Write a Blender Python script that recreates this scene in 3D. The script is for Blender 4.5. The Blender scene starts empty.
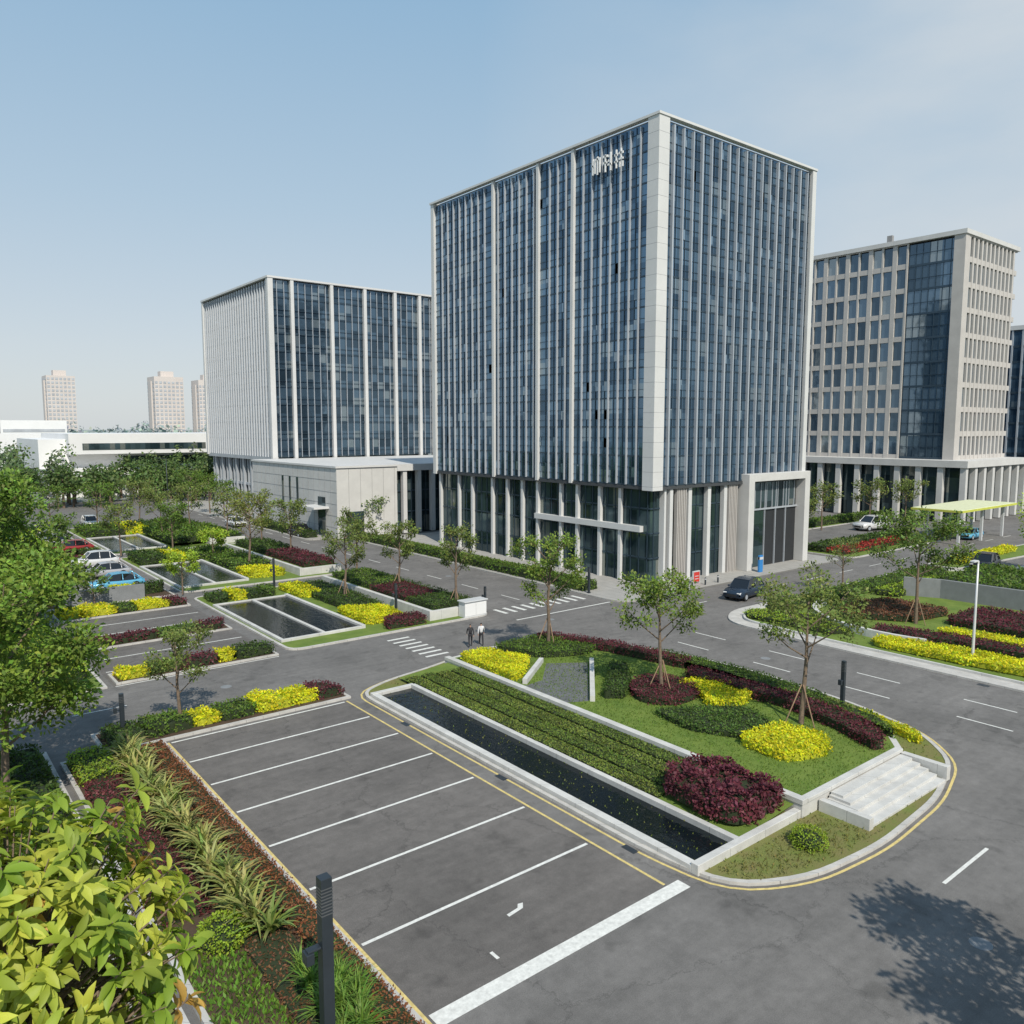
import bpy, math, numpy as np
from mathutils import Vector
R=np.random.RandomState(7)
scn=bpy.context.scene
COL=scn.collection
scn.view_settings.view_transform='Standard'
try: scn.view_settings.look='None'
except Exception: pass
scn.view_settings.exposure=0
# ------------------------------------------------------------ materials
def newmat(name):
    m=bpy.data.materials.new(name); m.use_nodes=True
    nt=m.node_tree; b=nt.nodes['Principled BSDF']
    return m,nt,b
def L(nt,a,b): nt.links.new(a,b)
def mat(name,col,rough=.7,metal=0.,var=.12,scale=1.5,bump=0.,bscale=30.,col2=None,spec=None,joint=0,grid=0):
    m,nt,b=newmat(name)
    g=nt.nodes.new('ShaderNodeNewGeometry')
    n=nt.nodes.new('ShaderNodeTexNoise'); n.inputs['Scale'].default_value=scale; n.inputs['Detail'].default_value=6; n.inputs['Roughness'].default_value=.65
    L(nt,g.outputs['Position'],n.inputs['Vector'])
    r=nt.nodes.new('ShaderNodeValToRGB')
    r.color_ramp.elements[0].position=.3; r.color_ramp.elements[1].position=.7
    c2=col2 if col2 else tuple(min(1,c*(1+var)) for c in col)
    c1=col if col2 else tuple(c*(1-var) for c in col)
    r.color_ramp.elements[0].color=(*c1,1); r.color_ramp.elements[1].color=(*c2,1)
    L(nt,n.outputs['Fac'],r.inputs['Fac']); out=r.outputs['Color']
    def math_(op,a,bv):
        q=nt.nodes.new('ShaderNodeMath'); q.operation=op
        if hasattr(a,'links'): L(nt,a,q.inputs[0])
        else: q.inputs[0].default_value=a
        if hasattr(bv,'links'): L(nt,bv,q.inputs[1])
        else: q.inputs[1].default_value=bv
        return q.outputs[0]
    if joint or grid:
        s=nt.nodes.new('ShaderNodeSeparateXYZ'); L(nt,g.outputs['Position'],s.inputs[0])
        if joint:
            f=math_('FRACT',math_('DIVIDE',math_('ADD',s.outputs[0],s.outputs[1]),joint),0); k=math_('LESS_THAN',f,.025/joint)
        else:
            k=math_('MAXIMUM',math_('LESS_THAN',math_('FRACT',math_('DIVIDE',s.outputs[0],grid),0),.03),math_('LESS_THAN',math_('FRACT',math_('DIVIDE',s.outputs[1],grid*.5),0),.05))
        v=math_('SUBTRACT',1.0,math_('MULTIPLY',k,.45))
        sc=nt.nodes.new('ShaderNodeVectorMath'); sc.operation='SCALE'; L(nt,out,sc.inputs[0]); L(nt,v,sc.inputs['Scale']); out=sc.outputs[0]
    L(nt,out,b.inputs['Base Color'])
    b.inputs['Roughness'].default_value=rough; b.inputs['Metallic'].default_value=metal
    if spec is not None: b.inputs['Specular IOR Level'].default_value=spec
    if bump>0:
        n2=nt.nodes.new('ShaderNodeTexNoise'); n2.inputs['Scale'].default_value=bscale; n2.inputs['Detail'].default_value=4
        L(nt,g.outputs['Position'],n2.inputs['Vector'])
        bp=nt.nodes.new('ShaderNodeBump'); bp.inputs['Strength'].default_value=bump; bp.inputs['Distance'].default_value=.05
        L(nt,n2.outputs['Fac'],bp.inputs['Height']); L(nt,bp.outputs['Normal'],b.inputs['Normal'])
    return m
def asphalt(name,base):
    m,nt,b=newmat(name)
    g=nt.nodes.new('ShaderNodeNewGeometry')
    def noise(s,d=5,rg=.6,vec=None):
        n=nt.nodes.new('ShaderNodeTexNoise'); n.inputs['Scale'].default_value=s; n.inputs['Detail'].default_value=d; n.inputs['Roughness'].default_value=rg
        L(nt,vec or g.outputs['Position'],n.inputs['Vector']); return n
    a=noise(.16,8,.72); c=noise(2.2,6,.7); f=noise(28,3,.8)
    mp=nt.nodes.new('ShaderNodeMapping'); mp.inputs['Scale'].default_value=(.12,1.6,1); L(nt,g.outputs['Position'],mp.inputs['Vector']); st=noise(1.0,5,.6,mp.outputs[0])
    def mr(n,lo,hi,f0=.3,f1=.7):
        q=nt.nodes.new('ShaderNodeMapRange'); q.inputs['From Min'].default_value=f0; q.inputs['From Max'].default_value=f1
        q.inputs['To Min'].default_value=lo; q.inputs['To Max'].default_value=hi; L(nt,n.outputs['Fac'],q.inputs['Value']); return q.outputs['Result']
    def mul(x,y):
        q=nt.nodes.new('ShaderNodeMath'); q.operation='MULTIPLY'; L(nt,x,q.inputs[0]); L(nt,y,q.inputs[1]); return q.outputs[0]
    v=mul(mul(mul(mr(a,.72,1.24),mr(c,.86,1.14)),mr(f,.72,1.28)),mr(st,.9,1.08))
    stain=noise(.55,3,.5); v=mul(v,mr(stain,.78,1.0,.30,.40))
    vo=nt.nodes.new('ShaderNodeTexVoronoi'); vo.feature='DISTANCE_TO_EDGE'; vo.inputs['Scale'].default_value=.11
    wv=nt.nodes.new('ShaderNodeVectorMath'); wv.operation='MULTIPLY_ADD'
    L(nt,c.outputs['Color'],wv.inputs[0]); wv.inputs[1].default_value=(1.5,1.5,0); L(nt,g.outputs['Position'],wv.inputs[2]); L(nt,wv.outputs[0],vo.inputs['Vector'])
    q=nt.nodes.new('ShaderNodeMapRange'); q.inputs['From Min'].default_value=.001; q.inputs['From Max'].default_value=.005; q.inputs['To Min'].default_value=.72; q.inputs['To Max'].default_value=1
    L(nt,vo.outputs['Distance'],q.inputs['Value']); v=mul(v,q.outputs['Result'])
    mx=nt.nodes.new('ShaderNodeVectorMath'); mx.operation='SCALE'; mx.inputs[0].default_value=base; L(nt,v,mx.inputs['Scale'])
    L(nt,mx.outputs[0],b.inputs['Base Color']); b.inputs['Roughness'].default_value=.85
    bp=nt.nodes.new('ShaderNodeBump'); bp.inputs['Strength'].default_value=.25; bp.inputs['Distance'].default_value=.02; L(nt,f.outputs['Fac'],bp.inputs['Height']); L(nt,bp.outputs['Normal'],b.inputs['Normal'])
    return m
def glassmat(name,ca,cb,cell,off=(0,0,0),rough=.06,metal=.55,lightp=.06,lightc=(.3,.36,.4),jit=.02):
    m,nt,b=newmat(name)
    g=nt.nodes.new('ShaderNodeNewGeometry')
    s=nt.nodes.new('ShaderNodeVectorMath'); s.operation='SUBTRACT'; s.inputs[1].default_value=off; L(nt,g.outputs['Position'],s.inputs[0])
    d=nt.nodes.new('ShaderNodeVectorMath'); d.operation='DIVIDE'; d.inputs[1].default_value=cell; L(nt,s.outputs[0],d.inputs[0])
    fl=nt.nodes.new('ShaderNodeVectorMath'); fl.operation='FLOOR'; L(nt,d.outputs[0],fl.inputs[0])
    w=nt.nodes.new('ShaderNodeTexWhiteNoise'); w.noise_dimensions='3D'; L(nt,fl.outputs[0],w.inputs['Vector'])
    r=nt.nodes.new('ShaderNodeValToRGB'); cr=r.color_ramp
    cr.elements[0].color=(*ca,1); cr.elements[1].position=1-lightp-.02; cr.elements[1].color=(*cb,1)
    e=cr.elements.new(1-lightp); e.color=(*lightc,1)
    L(nt,w.outputs['Value'],r.inputs['Fac']); L(nt,r.outputs['Color'],b.inputs['Base Color'])
    b.inputs['Roughness'].default_value=rough; b.inputs['Metallic'].default_value=metal; b.inputs['IOR'].default_value=1.6
    sb=nt.nodes.new('ShaderNodeVectorMath'); sb.operation='SUBTRACT'; sb.inputs[1].default_value=(.5,.5,.5); L(nt,w.outputs['Color'],sb.inputs[0])
    sc=nt.nodes.new('ShaderNodeVectorMath'); sc.operation='SCALE'; sc.inputs['Scale'].default_value=jit; L(nt,sb.outputs[0],sc.inputs[0])
    wn=nt.nodes.new('ShaderNodeTexNoise'); wn.inputs['Scale'].default_value=.9; wn.inputs['Detail'].default_value=1; L(nt,g.outputs['Position'],wn.inputs['Vector'])
    s2=nt.nodes.new('ShaderNodeVectorMath'); s2.operation='SUBTRACT'; s2.inputs[1].default_value=(.5,.5,.5); L(nt,wn.outputs['Color'],s2.inputs[0])
    s3=nt.nodes.new('ShaderNodeVectorMath'); s3.operation='SCALE'; s3.inputs['Scale'].default_value=.035; L(nt,s2.outputs[0],s3.inputs[0])
    a0=nt.nodes.new('ShaderNodeVectorMath'); a0.operation='ADD'; L(nt,sc.outputs[0],a0.inputs[0]); L(nt,s3.outputs[0],a0.inputs[1])
    ad=nt.nodes.new('ShaderNodeVectorMath'); ad.operation='ADD'; L(nt,a0.outputs[0],ad.inputs[0]); L(nt,g.outputs['Normal'],ad.inputs[1])
    nm=nt.nodes.new('ShaderNodeVectorMath'); nm.operation='NORMALIZE'; L(nt,ad.outputs[0],nm.inputs[0]); L(nt,nm.outputs[0],b.inputs['Normal'])
    return m
def leafmat(name,gloss=.35,trans=.35):
    m,nt,b=newmat(name)
    a=nt.nodes.new('ShaderNodeAttribute'); a.attribute_name='col'
    L(nt,a.outputs['Color'],b.inputs['Base Color']); b.inputs['Roughness'].default_value=.55; b.inputs['Specular IOR Level'].default_value=gloss
    t=nt.nodes.new('ShaderNodeBsdfTranslucent'); L(nt,a.outputs['Color'],t.inputs['Color'])
    mx=nt.nodes.new('ShaderNodeMixShader'); mx.inputs[0].default_value=trans
    L(nt,b.outputs[0],mx.inputs[1]); L(nt,t.outputs[0],mx.inputs[2]); L(nt,mx.outputs[0],nt.nodes['Material Output'].inputs['Surface'])
    return m
def watermat():
    m,nt,b=newmat('water')
    b.inputs['Base Color'].default_value=(.005,.009,.011,1); b.inputs['Roughness'].default_value=.06; b.inputs['IOR'].default_value=1.33
    g=nt.nodes.new('ShaderNodeNewGeometry'); n=nt.nodes.new('ShaderNodeTexNoise'); n.inputs['Scale'].default_value=3.0; n.inputs['Detail'].default_value=3
    L(nt,g.outputs['Position'],n.inputs['Vector'])
    bp=nt.nodes.new('ShaderNodeBump'); bp.inputs['Strength'].default_value=.4; bp.inputs['Distance'].default_value=.06; L(nt,n.outputs['Fac'],bp.inputs['Height']); L(nt,bp.outputs['Normal'],b.inputs['Normal'])
    return m
M={}
M['asphalt']=asphalt('asphalt',(.150,.143,.137))
M['lot']=asphalt('asphalt_lot',(.128,.118,.111))
M['white']=mat('white_paint',(.64,.64,.61),.7,var=.2,scale=5)
M['yellow']=mat('yellow_paint',(.58,.46,.18),.7,var=.25,scale=5)
M['kerb']=mat('kerb_concrete',(.46,.445,.42),.8,var=.16,scale=1.2,bump=.2,joint=1.)
M['conc']=mat('wall_concrete',(.52,.515,.495),.75,var=.16,scale=.9,bump=.15,joint=2.4)
M['pave']=mat('paving',(.34,.33,.31),.8,var=.12,scale=.8,bump=.2,grid=1.2)
M['dpave']=mat('dark_paving',(.13,.135,.14),.75,var=.12,scale=.8,bump=.2,grid=.8)
M['grass']=mat('grass',(.09,.155,.018),.9,scale=.7,bump=.8,bscale=25,col2=(.16,.22,.035))
M['dry']=mat('dry_grass',(.19,.155,.06),.9,scale=.9,bump=.8,bscale=25,col2=(.13,.18,.03))
M['soil']=mat('soil',(.07,.044,.027),.95,var=.3,scale=2,bump=.6)
M['ground']=mat('far_ground',(.22,.26,.24),.95,scale=.01,col2=(.36,.38,.38))  # lightened grey-green, distance haze is put into the ground colour
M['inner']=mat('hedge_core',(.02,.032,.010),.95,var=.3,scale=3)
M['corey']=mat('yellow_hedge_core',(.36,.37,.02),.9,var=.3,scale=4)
M['leaf']=leafmat('leaf'); M['leafn']=leafmat('leaf_near',.45,.42)
M['bark']=mat('bark',(.17,.125,.09),.9,var=.3,scale=6,bump=.6)
M['stake']=mat('stake_wood',(.24,.16,.10),.85,var=.2,scale=6)
M['water']=watermat()
M['dark']=mat('dark_metal',(.035,.045,.055),.4,metal=.3,var=.1)
M['wmetal']=mat('white_metal',(.6,.61,.62),.4,metal=.1,var=.05)
M['fin']=mat('fin_aluminium',(.43,.46,.50),.45,metal=.25,var=.07,scale=.25)
M['finw']=mat('light_panel',(.58,.58,.575),.55,var=.06,scale=.3)
M['mull']=mat('mullion',(.05,.08,.11),.4,metal=.5,var=.1)
M['stone']=mat('beige_stone',(.47,.445,.42),.75,var=.08,scale=.4)
M['stonel']=mat('light_stone',(.54,.535,.52),.75,var=.08,scale=.4)
M['roof']=mat('roof_grey',(.25,.25,.25),.9)
M['wwall']=mat('white_render',(.72,.72,.72),.7,var=.05,scale=.1)
M['glassA']=glassmat('curtain_glass',(.055,.105,.165),(.16,.26,.36),(1.42,1.55,1.56),(63.6,55.8,10.8),lightp=.05,lightc=(.26,.34,.40),metal=.7)
M['glassB']=glassmat('curtain_glass_dark',(.035,.06,.085),(.11,.175,.24),(1.4,1.4,1.65),(58.5,145,11.5),lightp=.1,lightc=(.22,.27,.30),metal=.65)
M['glassC']=glassmat('window_glass',(.05,.085,.12),(.14,.21,.28),(2.2,2.2,4.5),(153,62.5,11),lightp=.12,lightc=(.28,.32,.34))
M['glassP']=glassmat('lobby_glass',(.02,.04,.046),(.09,.14,.155),(1.2,1.2,2.7),(63,55,0),metal=.5,lightp=.08,lightc=(.22,.24,.22))
M['res']=mat('apartment_wall',(.56,.51,.48),.8,var=.05,scale=.1)  # wall colour paled to stand in for distance haze
M['resw']=mat('apartment_windows',(.38,.40,.43),.6,var=.2,scale=.2)  # windows kept pale too, haze painted into their colour
M['red']=mat('red_paint',(.55,.04,.03),.5,var=.05); M['blue']=mat('blue_paint',(.03,.2,.5),.5,var=.05)
M['tyre']=mat('tyre',(.015,.015,.015),.8); M['cglass']=mat('car_glass',(.01,.012,.015),.05,var=.0,spec=.8)
M['lamp']=mat('lamp_lens',(.7,.7,.68),.2); M['tail']=mat('tail_lens',(.4,.02,.02),.3)
M['skin']=mat('skin',(.42,.24,.17),.6,var=.05); M['hair']=mat('hair',(.012,.01,.01),.6)
M['gwall']=mat('grey_wall',(.2,.21,.22),.8)
M['louvre']=mat('louvre',(.08,.085,.09),.4)
def paint(n,c): return mat(n,c,.25,metal=.2,var=.02,spec=.7)
# ------------------------------------------------------------ mesh helpers
def empty(name,loc=(0,0,0)):
    o=bpy.data.objects.new(name,None); COL.objects.link(o); o.location=loc; o.empty_display_size=.3; return o
def mk(name,verts,faces,m,parent=None,smooth=False):
    me=bpy.data.meshes.new(name); me.from_pydata([tuple(map(float,v)) for v in verts],[],[tuple(f) for f in faces]); me.update()
    o=bpy.data.objects.new(name,me); COL.objects.link(o)
    ms=m if isinstance(m,list) else [m]
    for k in ms: me.materials.append(k)
    if smooth: me.polygons.foreach_set('use_smooth',[True]*len(me.polygons))
    if parent: o.parent=parent
    return o
BF=[(0,3,2,1),(4,5,6,7),(0,1,5,4),(1,2,6,5),(2,3,7,6),(3,0,4,7)]
def boxes(name,bl,m,parent=None,bevel=0):
    V=[];F=[]
    for (x0,y0,z0,x1,y1,z1) in bl:
        x0,x1=min(x0,x1),max(x0,x1); y0,y1=min(y0,y1),max(y0,y1); z0,z1=min(z0,z1),max(z0,z1)
        k=len(V)
        V+=[(x0,y0,z0),(x1,y0,z0),(x1,y1,z0),(x0,y1,z0),(x0,y0,z1),(x1,y0,z1),(x1,y1,z1),(x0,y1,z1)]
        F+=[tuple(k+i for i in f) for f in BF]
    o=mk(name,V,F,m,parent)
    if bevel:
        b=o.modifiers.new('bevel','BEVEL'); b.width=bevel; b.segments=2
    return o
def area(p): return .5*sum(p[i][0]*p[(i+1)%len(p)][1]-p[(i+1)%len(p)][0]*p[i][1] for i in range(len(p)))
def ccw(p): return list(p) if area(p)>0 else list(p)[::-1]
def rnd(p,r,seg=6):
    p=ccw(p); out=[]; n=len(p)
    for i in range(n):
        a=Vector(p[i-1]); b=Vector(p[i]); c=Vector(p[(i+1)%n])
        d1=(a-b); d2=(c-b); l1=d1.length; l2=d2.length
        rr=min(r,l1*.45,l2*.45); s=b+d1.normalized()*rr; e=b+d2.normalized()*rr
        for k in range(seg+1):
            t=k/seg; q=s*(1-t)**2+b*2*t*(1-t)+e*t*t; out.append((q.x,q.y))
    return out
def offset(p,d):
    p=ccw(p); n=len(p); out=[]
    for i in range(n):
        a=Vector(p[i-1]); b=Vector(p[i]); c=Vector(p[(i+1)%n])
        e1=(b-a); e2=(c-b)
        if e1.length<1e-6: e1=e2
        if e2.length<1e-6: e2=e1
        e1=e1.normalized(); e2=e2.normalized()
        n1=Vector((-e1.y,e1.x)); n2=Vector((-e2.y,e2.x)); m=(n1+n2)
        if m.length<1e-5: m=n1
        m.normalize(); k=d/max(.4,m.dot(n1)); q=b+m*k; out.append((q.x,q.y))
    return out
def prism(name,poly,z0,z1,m,parent=None):
    p=ccw(poly); n=len(p)
    V=[(x,y,z0) for x,y in p]+[(x,y,z1) for x,y in p]
    F=[tuple(range(n,2*n))]+[(i,(i+1)%n,n+(i+1)%n,n+i) for i in range(n)]
    return mk(name,V,F,m,parent)
def sheet(name,poly,z,m,parent=None):
    p=ccw(poly); return mk(name,[(x,y,z) for x,y in p],[tuple(range(len(p)))],m,parent)
def ring(name,po,pi,z0,z1,m,parent=None):
    n=len(po)
    V=[(x,y,z0) for x,y in po]+[(x,y,z1) for x,y in po]+[(x,y,z1) for x,y in pi]+[(x,y,z0) for x,y in pi]
    F=[]
    for i in range(n):
        j=(i+1)%n
        F+=[(i,j,n+j,n+i),(n+i,n+j,2*n+j,2*n+i),(2*n+i,2*n+j,3*n+j,3*n+i)]
    return mk(name,V,F,m,parent)
def rect(x0,y0,x1,y1): return [(x0,y0),(x1,y0),(x1,y1),(x0,y1)]
def tube(V,F,path,rad,sides=6):
    k0=len(V); path=[Vector(p) for p in path]
    for i,p in enumerate(path):
        d=(path[min(i+1,len(path)-1)]-path[max(i-1,0)]).normalized()
        u=d.cross(Vector((0,0,1)) if abs(d.z)<.9 else Vector((1,0,0))).normalized(); v=d.cross(u)
        for s in range(sides):
            a=2*math.pi*s/sides; V.append(tuple(p+(u*math.cos(a)+v*math.sin(a))*rad[i]))
    for i in range(len(path)-1):
        for s in range(sides):
            a=k0+i*sides+s; b=k0+i*sides+(s+1)%sides; F.append((a,b,b+sides,a+sides))
    F.append(tuple(k0+(len(path)-1)*sides+s for s in range(sides)))
def tubes(name,lst,m,parent=None,sides=8,smooth=True):
    V=[];F=[]
    for path,rad in lst: tube(V,F,path,rad if isinstance(rad,(list,tuple)) else [rad]*len(path),sides)
    return mk(name,V,F,m,parent,smooth)
# ---- leaf clouds (numpy)
TD=(np.array([(0,0,0),(.5,-.5,.06),(1,0,0),(.5,.5,.06)],float),np.array([(0,1,2,3)]))
rows=[(0,.04,0),(.22,.36,.05),(.5,.5,.06),(.78,.34,0),(1,.03,-.12)]
tv=[];tf=[]
for t,w,n in rows: tv+=[(t,-w,n+.10*w),(t,0,n-.02),(t,w,n+.10*w)]
for i in range(4):
    for j in range(2): a=i*3+j; tf.append((a,a+1,a+4,a+3))
TL=(np.array(tv,float),np.array(tf))
tv=[];tf=[]
for t,w,n in [(0,.5,0),(.3,.48,.16),(.6,.36,.2),(.85,.18,.12),(1,.02,0)]: tv+=[(t,-w,n),(t,w,n)]
for i in range(4): a=i*2; tf.append((a,a+1,a+3,a+2))
TB=(np.array(tv,float),np.array(tf))
def nz(a): return a/np.maximum(1e-9,np.linalg.norm(a,axis=1,keepdims=True))
def leaves(name,P,D,N,Ln,W,C,m,parent=None,T=TD):
    n=len(P); D=nz(D); S=nz(np.cross(N,D)); N2=np.cross(D,S)
    t,fc=T; k=len(t)
    V=P[:,None,:]+t[None,:,0,None]*(Ln[:,None,None]*D[:,None,:])+t[None,:,1,None]*(W[:,None,None]*S[:,None,:])+t[None,:,2,None]*(Ln[:,None,None]*N2[:,None,:])
    V=V.reshape(-1,3).astype(np.float32)
    Fc=(fc[None,:,:]+(np.arange(n)*k)[:,None,None]).reshape(-1,4).astype(np.int32)
    me=bpy.data.meshes.new(name); me.vertices.add(len(V)); me.vertices.foreach_set('co',V.ravel())
    me.loops.add(Fc.size); me.loops.foreach_set('vertex_index',Fc.ravel())
    me.polygons.add(len(Fc)); me.polygons.foreach_set('loop_start',np.arange(0,Fc.size,4,dtype=np.int32))
    try: me.polygons.foreach_set('loop_total',np.full(len(Fc),4,dtype=np.int32))
    except Exception: pass
    at=me.color_attributes.new('col','FLOAT_COLOR','POINT')
    cc=np.ones((n,k,4),np.float32); cc[:,:,:3]=C[:,None,:]; at.data.foreach_set('color',cc.ravel())
    me.update(calc_edges=True); me.materials.append(m)
    o=bpy.data.objects.new(name,me); COL.objects.link(o)
    if parent: o.parent=parent
    return o
def pip(poly,x,y):
    ins=np.zeros(len(x),bool); n=len(poly); j=n-1
    for i in range(n):
        xi,yi=poly[i]; xj,yj=poly[j]
        if yi!=yj:
            c=((yi>y)!=(yj>y))&(x<(xj-xi)*(y-yi)/(yj-yi)+xi); ins^=c
        j=i
    return ins
def sample(poly,n):
    a=np.array(poly); lo=a.min(0); hi=a.max(0); X=[];Y=[];tot=0
    while tot<n:
        x=R.uniform(lo[0],hi[0],n*2); y=R.uniform(lo[1],hi[1],n*2); k=pip(poly,x,y); X.append(x[k]);Y.append(y[k]); tot+=k.sum()
    return np.concatenate(X)[:n],np.concatenate(Y)[:n]
GRN=(.11,.185,.026); DGR=(.065,.115,.02); YEL=(.66,.64,.02); PUR=(.13,.03,.042); BRN=(.24,.095,.04); LIM=(.27,.38,.035)
def colors(n,c,v=.35,hue=.15):
    c=np.array(c)[None,:]*(1+R.uniform(-v,v,(n,1))); c=c*(1+R.uniform(-hue,hue,(n,3))); return np.clip(c,.002,.9)
def hedge(name,poly,z0,h,c,dens=110,ls=.13,lump=.12,slope=None,solid=True):
    e=empty(name,(poly[0][0],poly[0][1],z0)); ox,oy=poly[0]
    poly=ccw(poly); A=area(poly)
    if c is YEL: dens*=1.5; ls*=1.05
    if solid:
        pi=offset(poly,.08); n=len(pi)
        V=[(x-ox,y-oy,0) for x,y in pi]+[(x-ox,y-oy,h*.82) for x,y in pi]
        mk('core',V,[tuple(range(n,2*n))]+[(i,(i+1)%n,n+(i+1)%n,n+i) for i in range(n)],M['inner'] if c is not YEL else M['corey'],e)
    n=int(A*dens*1.25); x,y=sample(poly,n)
    ph=R.uniform(0,6,4)
    lmp=lump*(np.sin(x*3.1+ph[0]+1.3*np.sin(y*2.3+ph[1]))*np.sin(y*2.7+ph[2]+1.1*np.sin(x*1.9)))
    z=z0+h*R.uniform(.8,1.04,n)+lmp*h
    D=R.normal(size=(n,3)); D[:,2]=np.abs(D[:,2])*.5+.1; N=R.normal(size=(n,3))*.4+np.array([0,0,1.0])
    P=[np.c_[x,y,z]];Ds=[D];Ns=[N]
    if h>.15:
        seg=[(Vector(poly[i-1]),Vector(poly[i])) for i in range(len(poly))]; ln=np.array([(b-a).length for a,b in seg]); m=int(ln.sum()*h*dens*.9)
        idx=R.choice(len(seg),m,p=ln/ln.sum()); t=R.uniform(0,1,m)
        a=np.array([[s[0].x,s[0].y] for s in seg])[idx]; b=np.array([[s[1].x,s[1].y] for s in seg])[idx]; q=a+(b-a)*t[:,None]
        d=nz(np.c_[(b-a),np.zeros(m)]+1e-9); out=np.c_[d[:,1],-d[:,0]]
        wob=.12*np.sin(q[:,0]*2.9+ph[2])*np.sin(q[:,1]*2.5+ph[1])
        q=q+out*(R.uniform(-.12,.07,m)+wob)[:,None]
        P.append(np.c_[q,z0+h*R.uniform(.0,.98,m)]); dd=R.normal(size=(m,3))*.6; dd[:,2]+=.5; Ds.append(dd); Ns.append(np.c_[out,np.full(m,.4)]+R.normal(size=(m,3))*.4)
    P=np.concatenate(P);Ds=np.concatenate(Ds);Ns=np.concatenate(Ns); n=len(P)
    c0=colors(n,c,.3 if c is not YEL else .18)
    if c is YEL:
        k=R.uniform(0,1,n)<.12; c0[k]=c0[k]*np.array([.45,.7,1.2])
    big=1+.2*np.sin(P[:,0]*1.7+ph[3])*np.sin(P[:,1]*1.3+ph[0]); c0=np.clip(c0*big[:,None],0,.9)
    P=P-np.array([ox,oy,z0]); s=ls*R.uniform(.7,1.35,n)
    leaves('foliage',P,Ds,Ns,s,s*.62,c0,M['leaf'],e); return e
def tufts(name,poly,z,c,dens=45,s=.12):
    n=int(abs(area(poly))*dens); x,y=sample(ccw(poly),n); P=np.c_[x,y,np.full(n,z)]
    D=R.normal(size=(n,3))*.5; D[:,2]=1; N=R.normal(size=(n,3)); N[:,2]*=.3; q=s*R.uniform(.5,1.3,n)
    leaves(name,P,D,N,q,q*.35,colors(n,c,.4),M['leaf'])
def ball(name,x,y,z,r,c,n=900,ls=.1,flat=.85):
    e=empty(name,(x,y,z)); D=nz(R.normal(size=(n,3))); D[:,2]=np.abs(D[:,2])*1.0-.1; D=nz(D)
    rr=r*(1+.10*np.sin(D[:,0]*6)*np.sin(D[:,1]*7+D[:,2]*4)+R.uniform(-.14,.05,n))
    P=D*rr[:,None]; P[:,2]=P[:,2]*flat+r*.2
    V=[];F=[]
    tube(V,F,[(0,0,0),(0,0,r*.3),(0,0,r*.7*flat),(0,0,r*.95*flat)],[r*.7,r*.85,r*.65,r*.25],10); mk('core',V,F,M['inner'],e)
    q=ls*R.uniform(.7,1.3,n); leaves('foliage',P,D+R.normal(size=(n,3))*.8,D+R.normal(size=(n,3))*.5,q,q*.6,colors(n,c),M['leaf'],e); return e
def tree(name,x,y,z,h,cr,c=GRN,n=2200,ls=.2,tf=.38,stakes=False,full=1.0):
    e=empty(name,(x,y,z)); V=[];F=[]; r0=.012*h+.03
    jx,jy=R.uniform(-.25,.25,2)*h/8
    tp=[(0,0,0),(jx*.3,jy*.5,h*.2),(jx,jy*.4,h*.42),(jx*.6,jy,h*.65),(jx*.8,jy,h*.86)]
    tube(V,F,tp,[r0*1.25,r0,r0*.8,r0*.5,r0*.2],7)
    cl=[(Vector((jx*.8,jy,h*.93)),.6)]
    nb=int((9+R.randint(4))*full)
    for i in range(nb):
        t=tf+(.84-tf)*(i+R.uniform(0,.8))/nb; a=i*2.4+R.uniform(-.5,.5)
        s=Vector((jx*.7,jy*.7,h*t)); f=1-((t-tf)/(1-tf)-.35)**2*1.5; ln=cr*max(.35,f)*R.uniform(.75,1.12)
        end=s+Vector((math.cos(a)*ln,math.sin(a)*ln,ln*R.uniform(.35,.8)+.1*h)); 
        if end.z>h*.97: end.z=h*.97
        mid=s.lerp(end,.5)+Vector((0,0,-.06*ln)); tube(V,F,[s,mid,end],[r0*.42,r0*.28,r0*.1],5)
        cl.append((end,.55)); cl.append((mid.lerp(end,.5)+Vector(R.uniform(-.3,.3,3))*cr*.4,.5))
        if full>1: cl.append((mid+Vector(R.uniform(-.4,.4,3))*cr*.5,.55))
        for k in range(3):
            m2=s.lerp(end,R.uniform(.35,.85)); a2=a+R.uniform(-1.4,1.4); l2=ln*R.uniform(.3,.55)
            e2=m2+Vector((math.cos(a2)*l2,math.sin(a2)*l2,l2*R.uniform(.1,.8))); tube(V,F,[m2,e2],[r0*.16,r0*.05],4); cl.append((e2,.42))
    mk('trunk_and_limbs',V,F,M['bark'],e,True)
    nc=len(cl); C=np.array([tuple(q[0]) for q in cl]); rad=np.array([q[1] for q in cl])*cr*.62
    keep=R.uniform(0,1,nc)<.92; C=C[keep]; rad=rad[keep]; nc=len(C)
    idx=R.randint(0,nc,n); off=nz(R.normal(size=(n,3)))*(R.uniform(0,1,(n,1))**.5)*rad[idx][:,None]; off[:,2]*=.75
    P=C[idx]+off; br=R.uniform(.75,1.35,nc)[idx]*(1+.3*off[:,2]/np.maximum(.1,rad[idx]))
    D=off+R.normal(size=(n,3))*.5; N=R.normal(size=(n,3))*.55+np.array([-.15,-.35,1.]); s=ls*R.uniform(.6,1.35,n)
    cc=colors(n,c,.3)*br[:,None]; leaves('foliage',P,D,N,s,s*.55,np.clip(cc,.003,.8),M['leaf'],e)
    if stakes:
        st=[]
        for k in range(3):
            a=k*2.09+.4; st.append(([(math.cos(a)*.9,math.sin(a)*.9,0),(math.cos(a)*.05,math.sin(a)*.05,h*.27)],.035))
        tubes('stakes',st,M['stake'],e,5)
    return e
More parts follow.
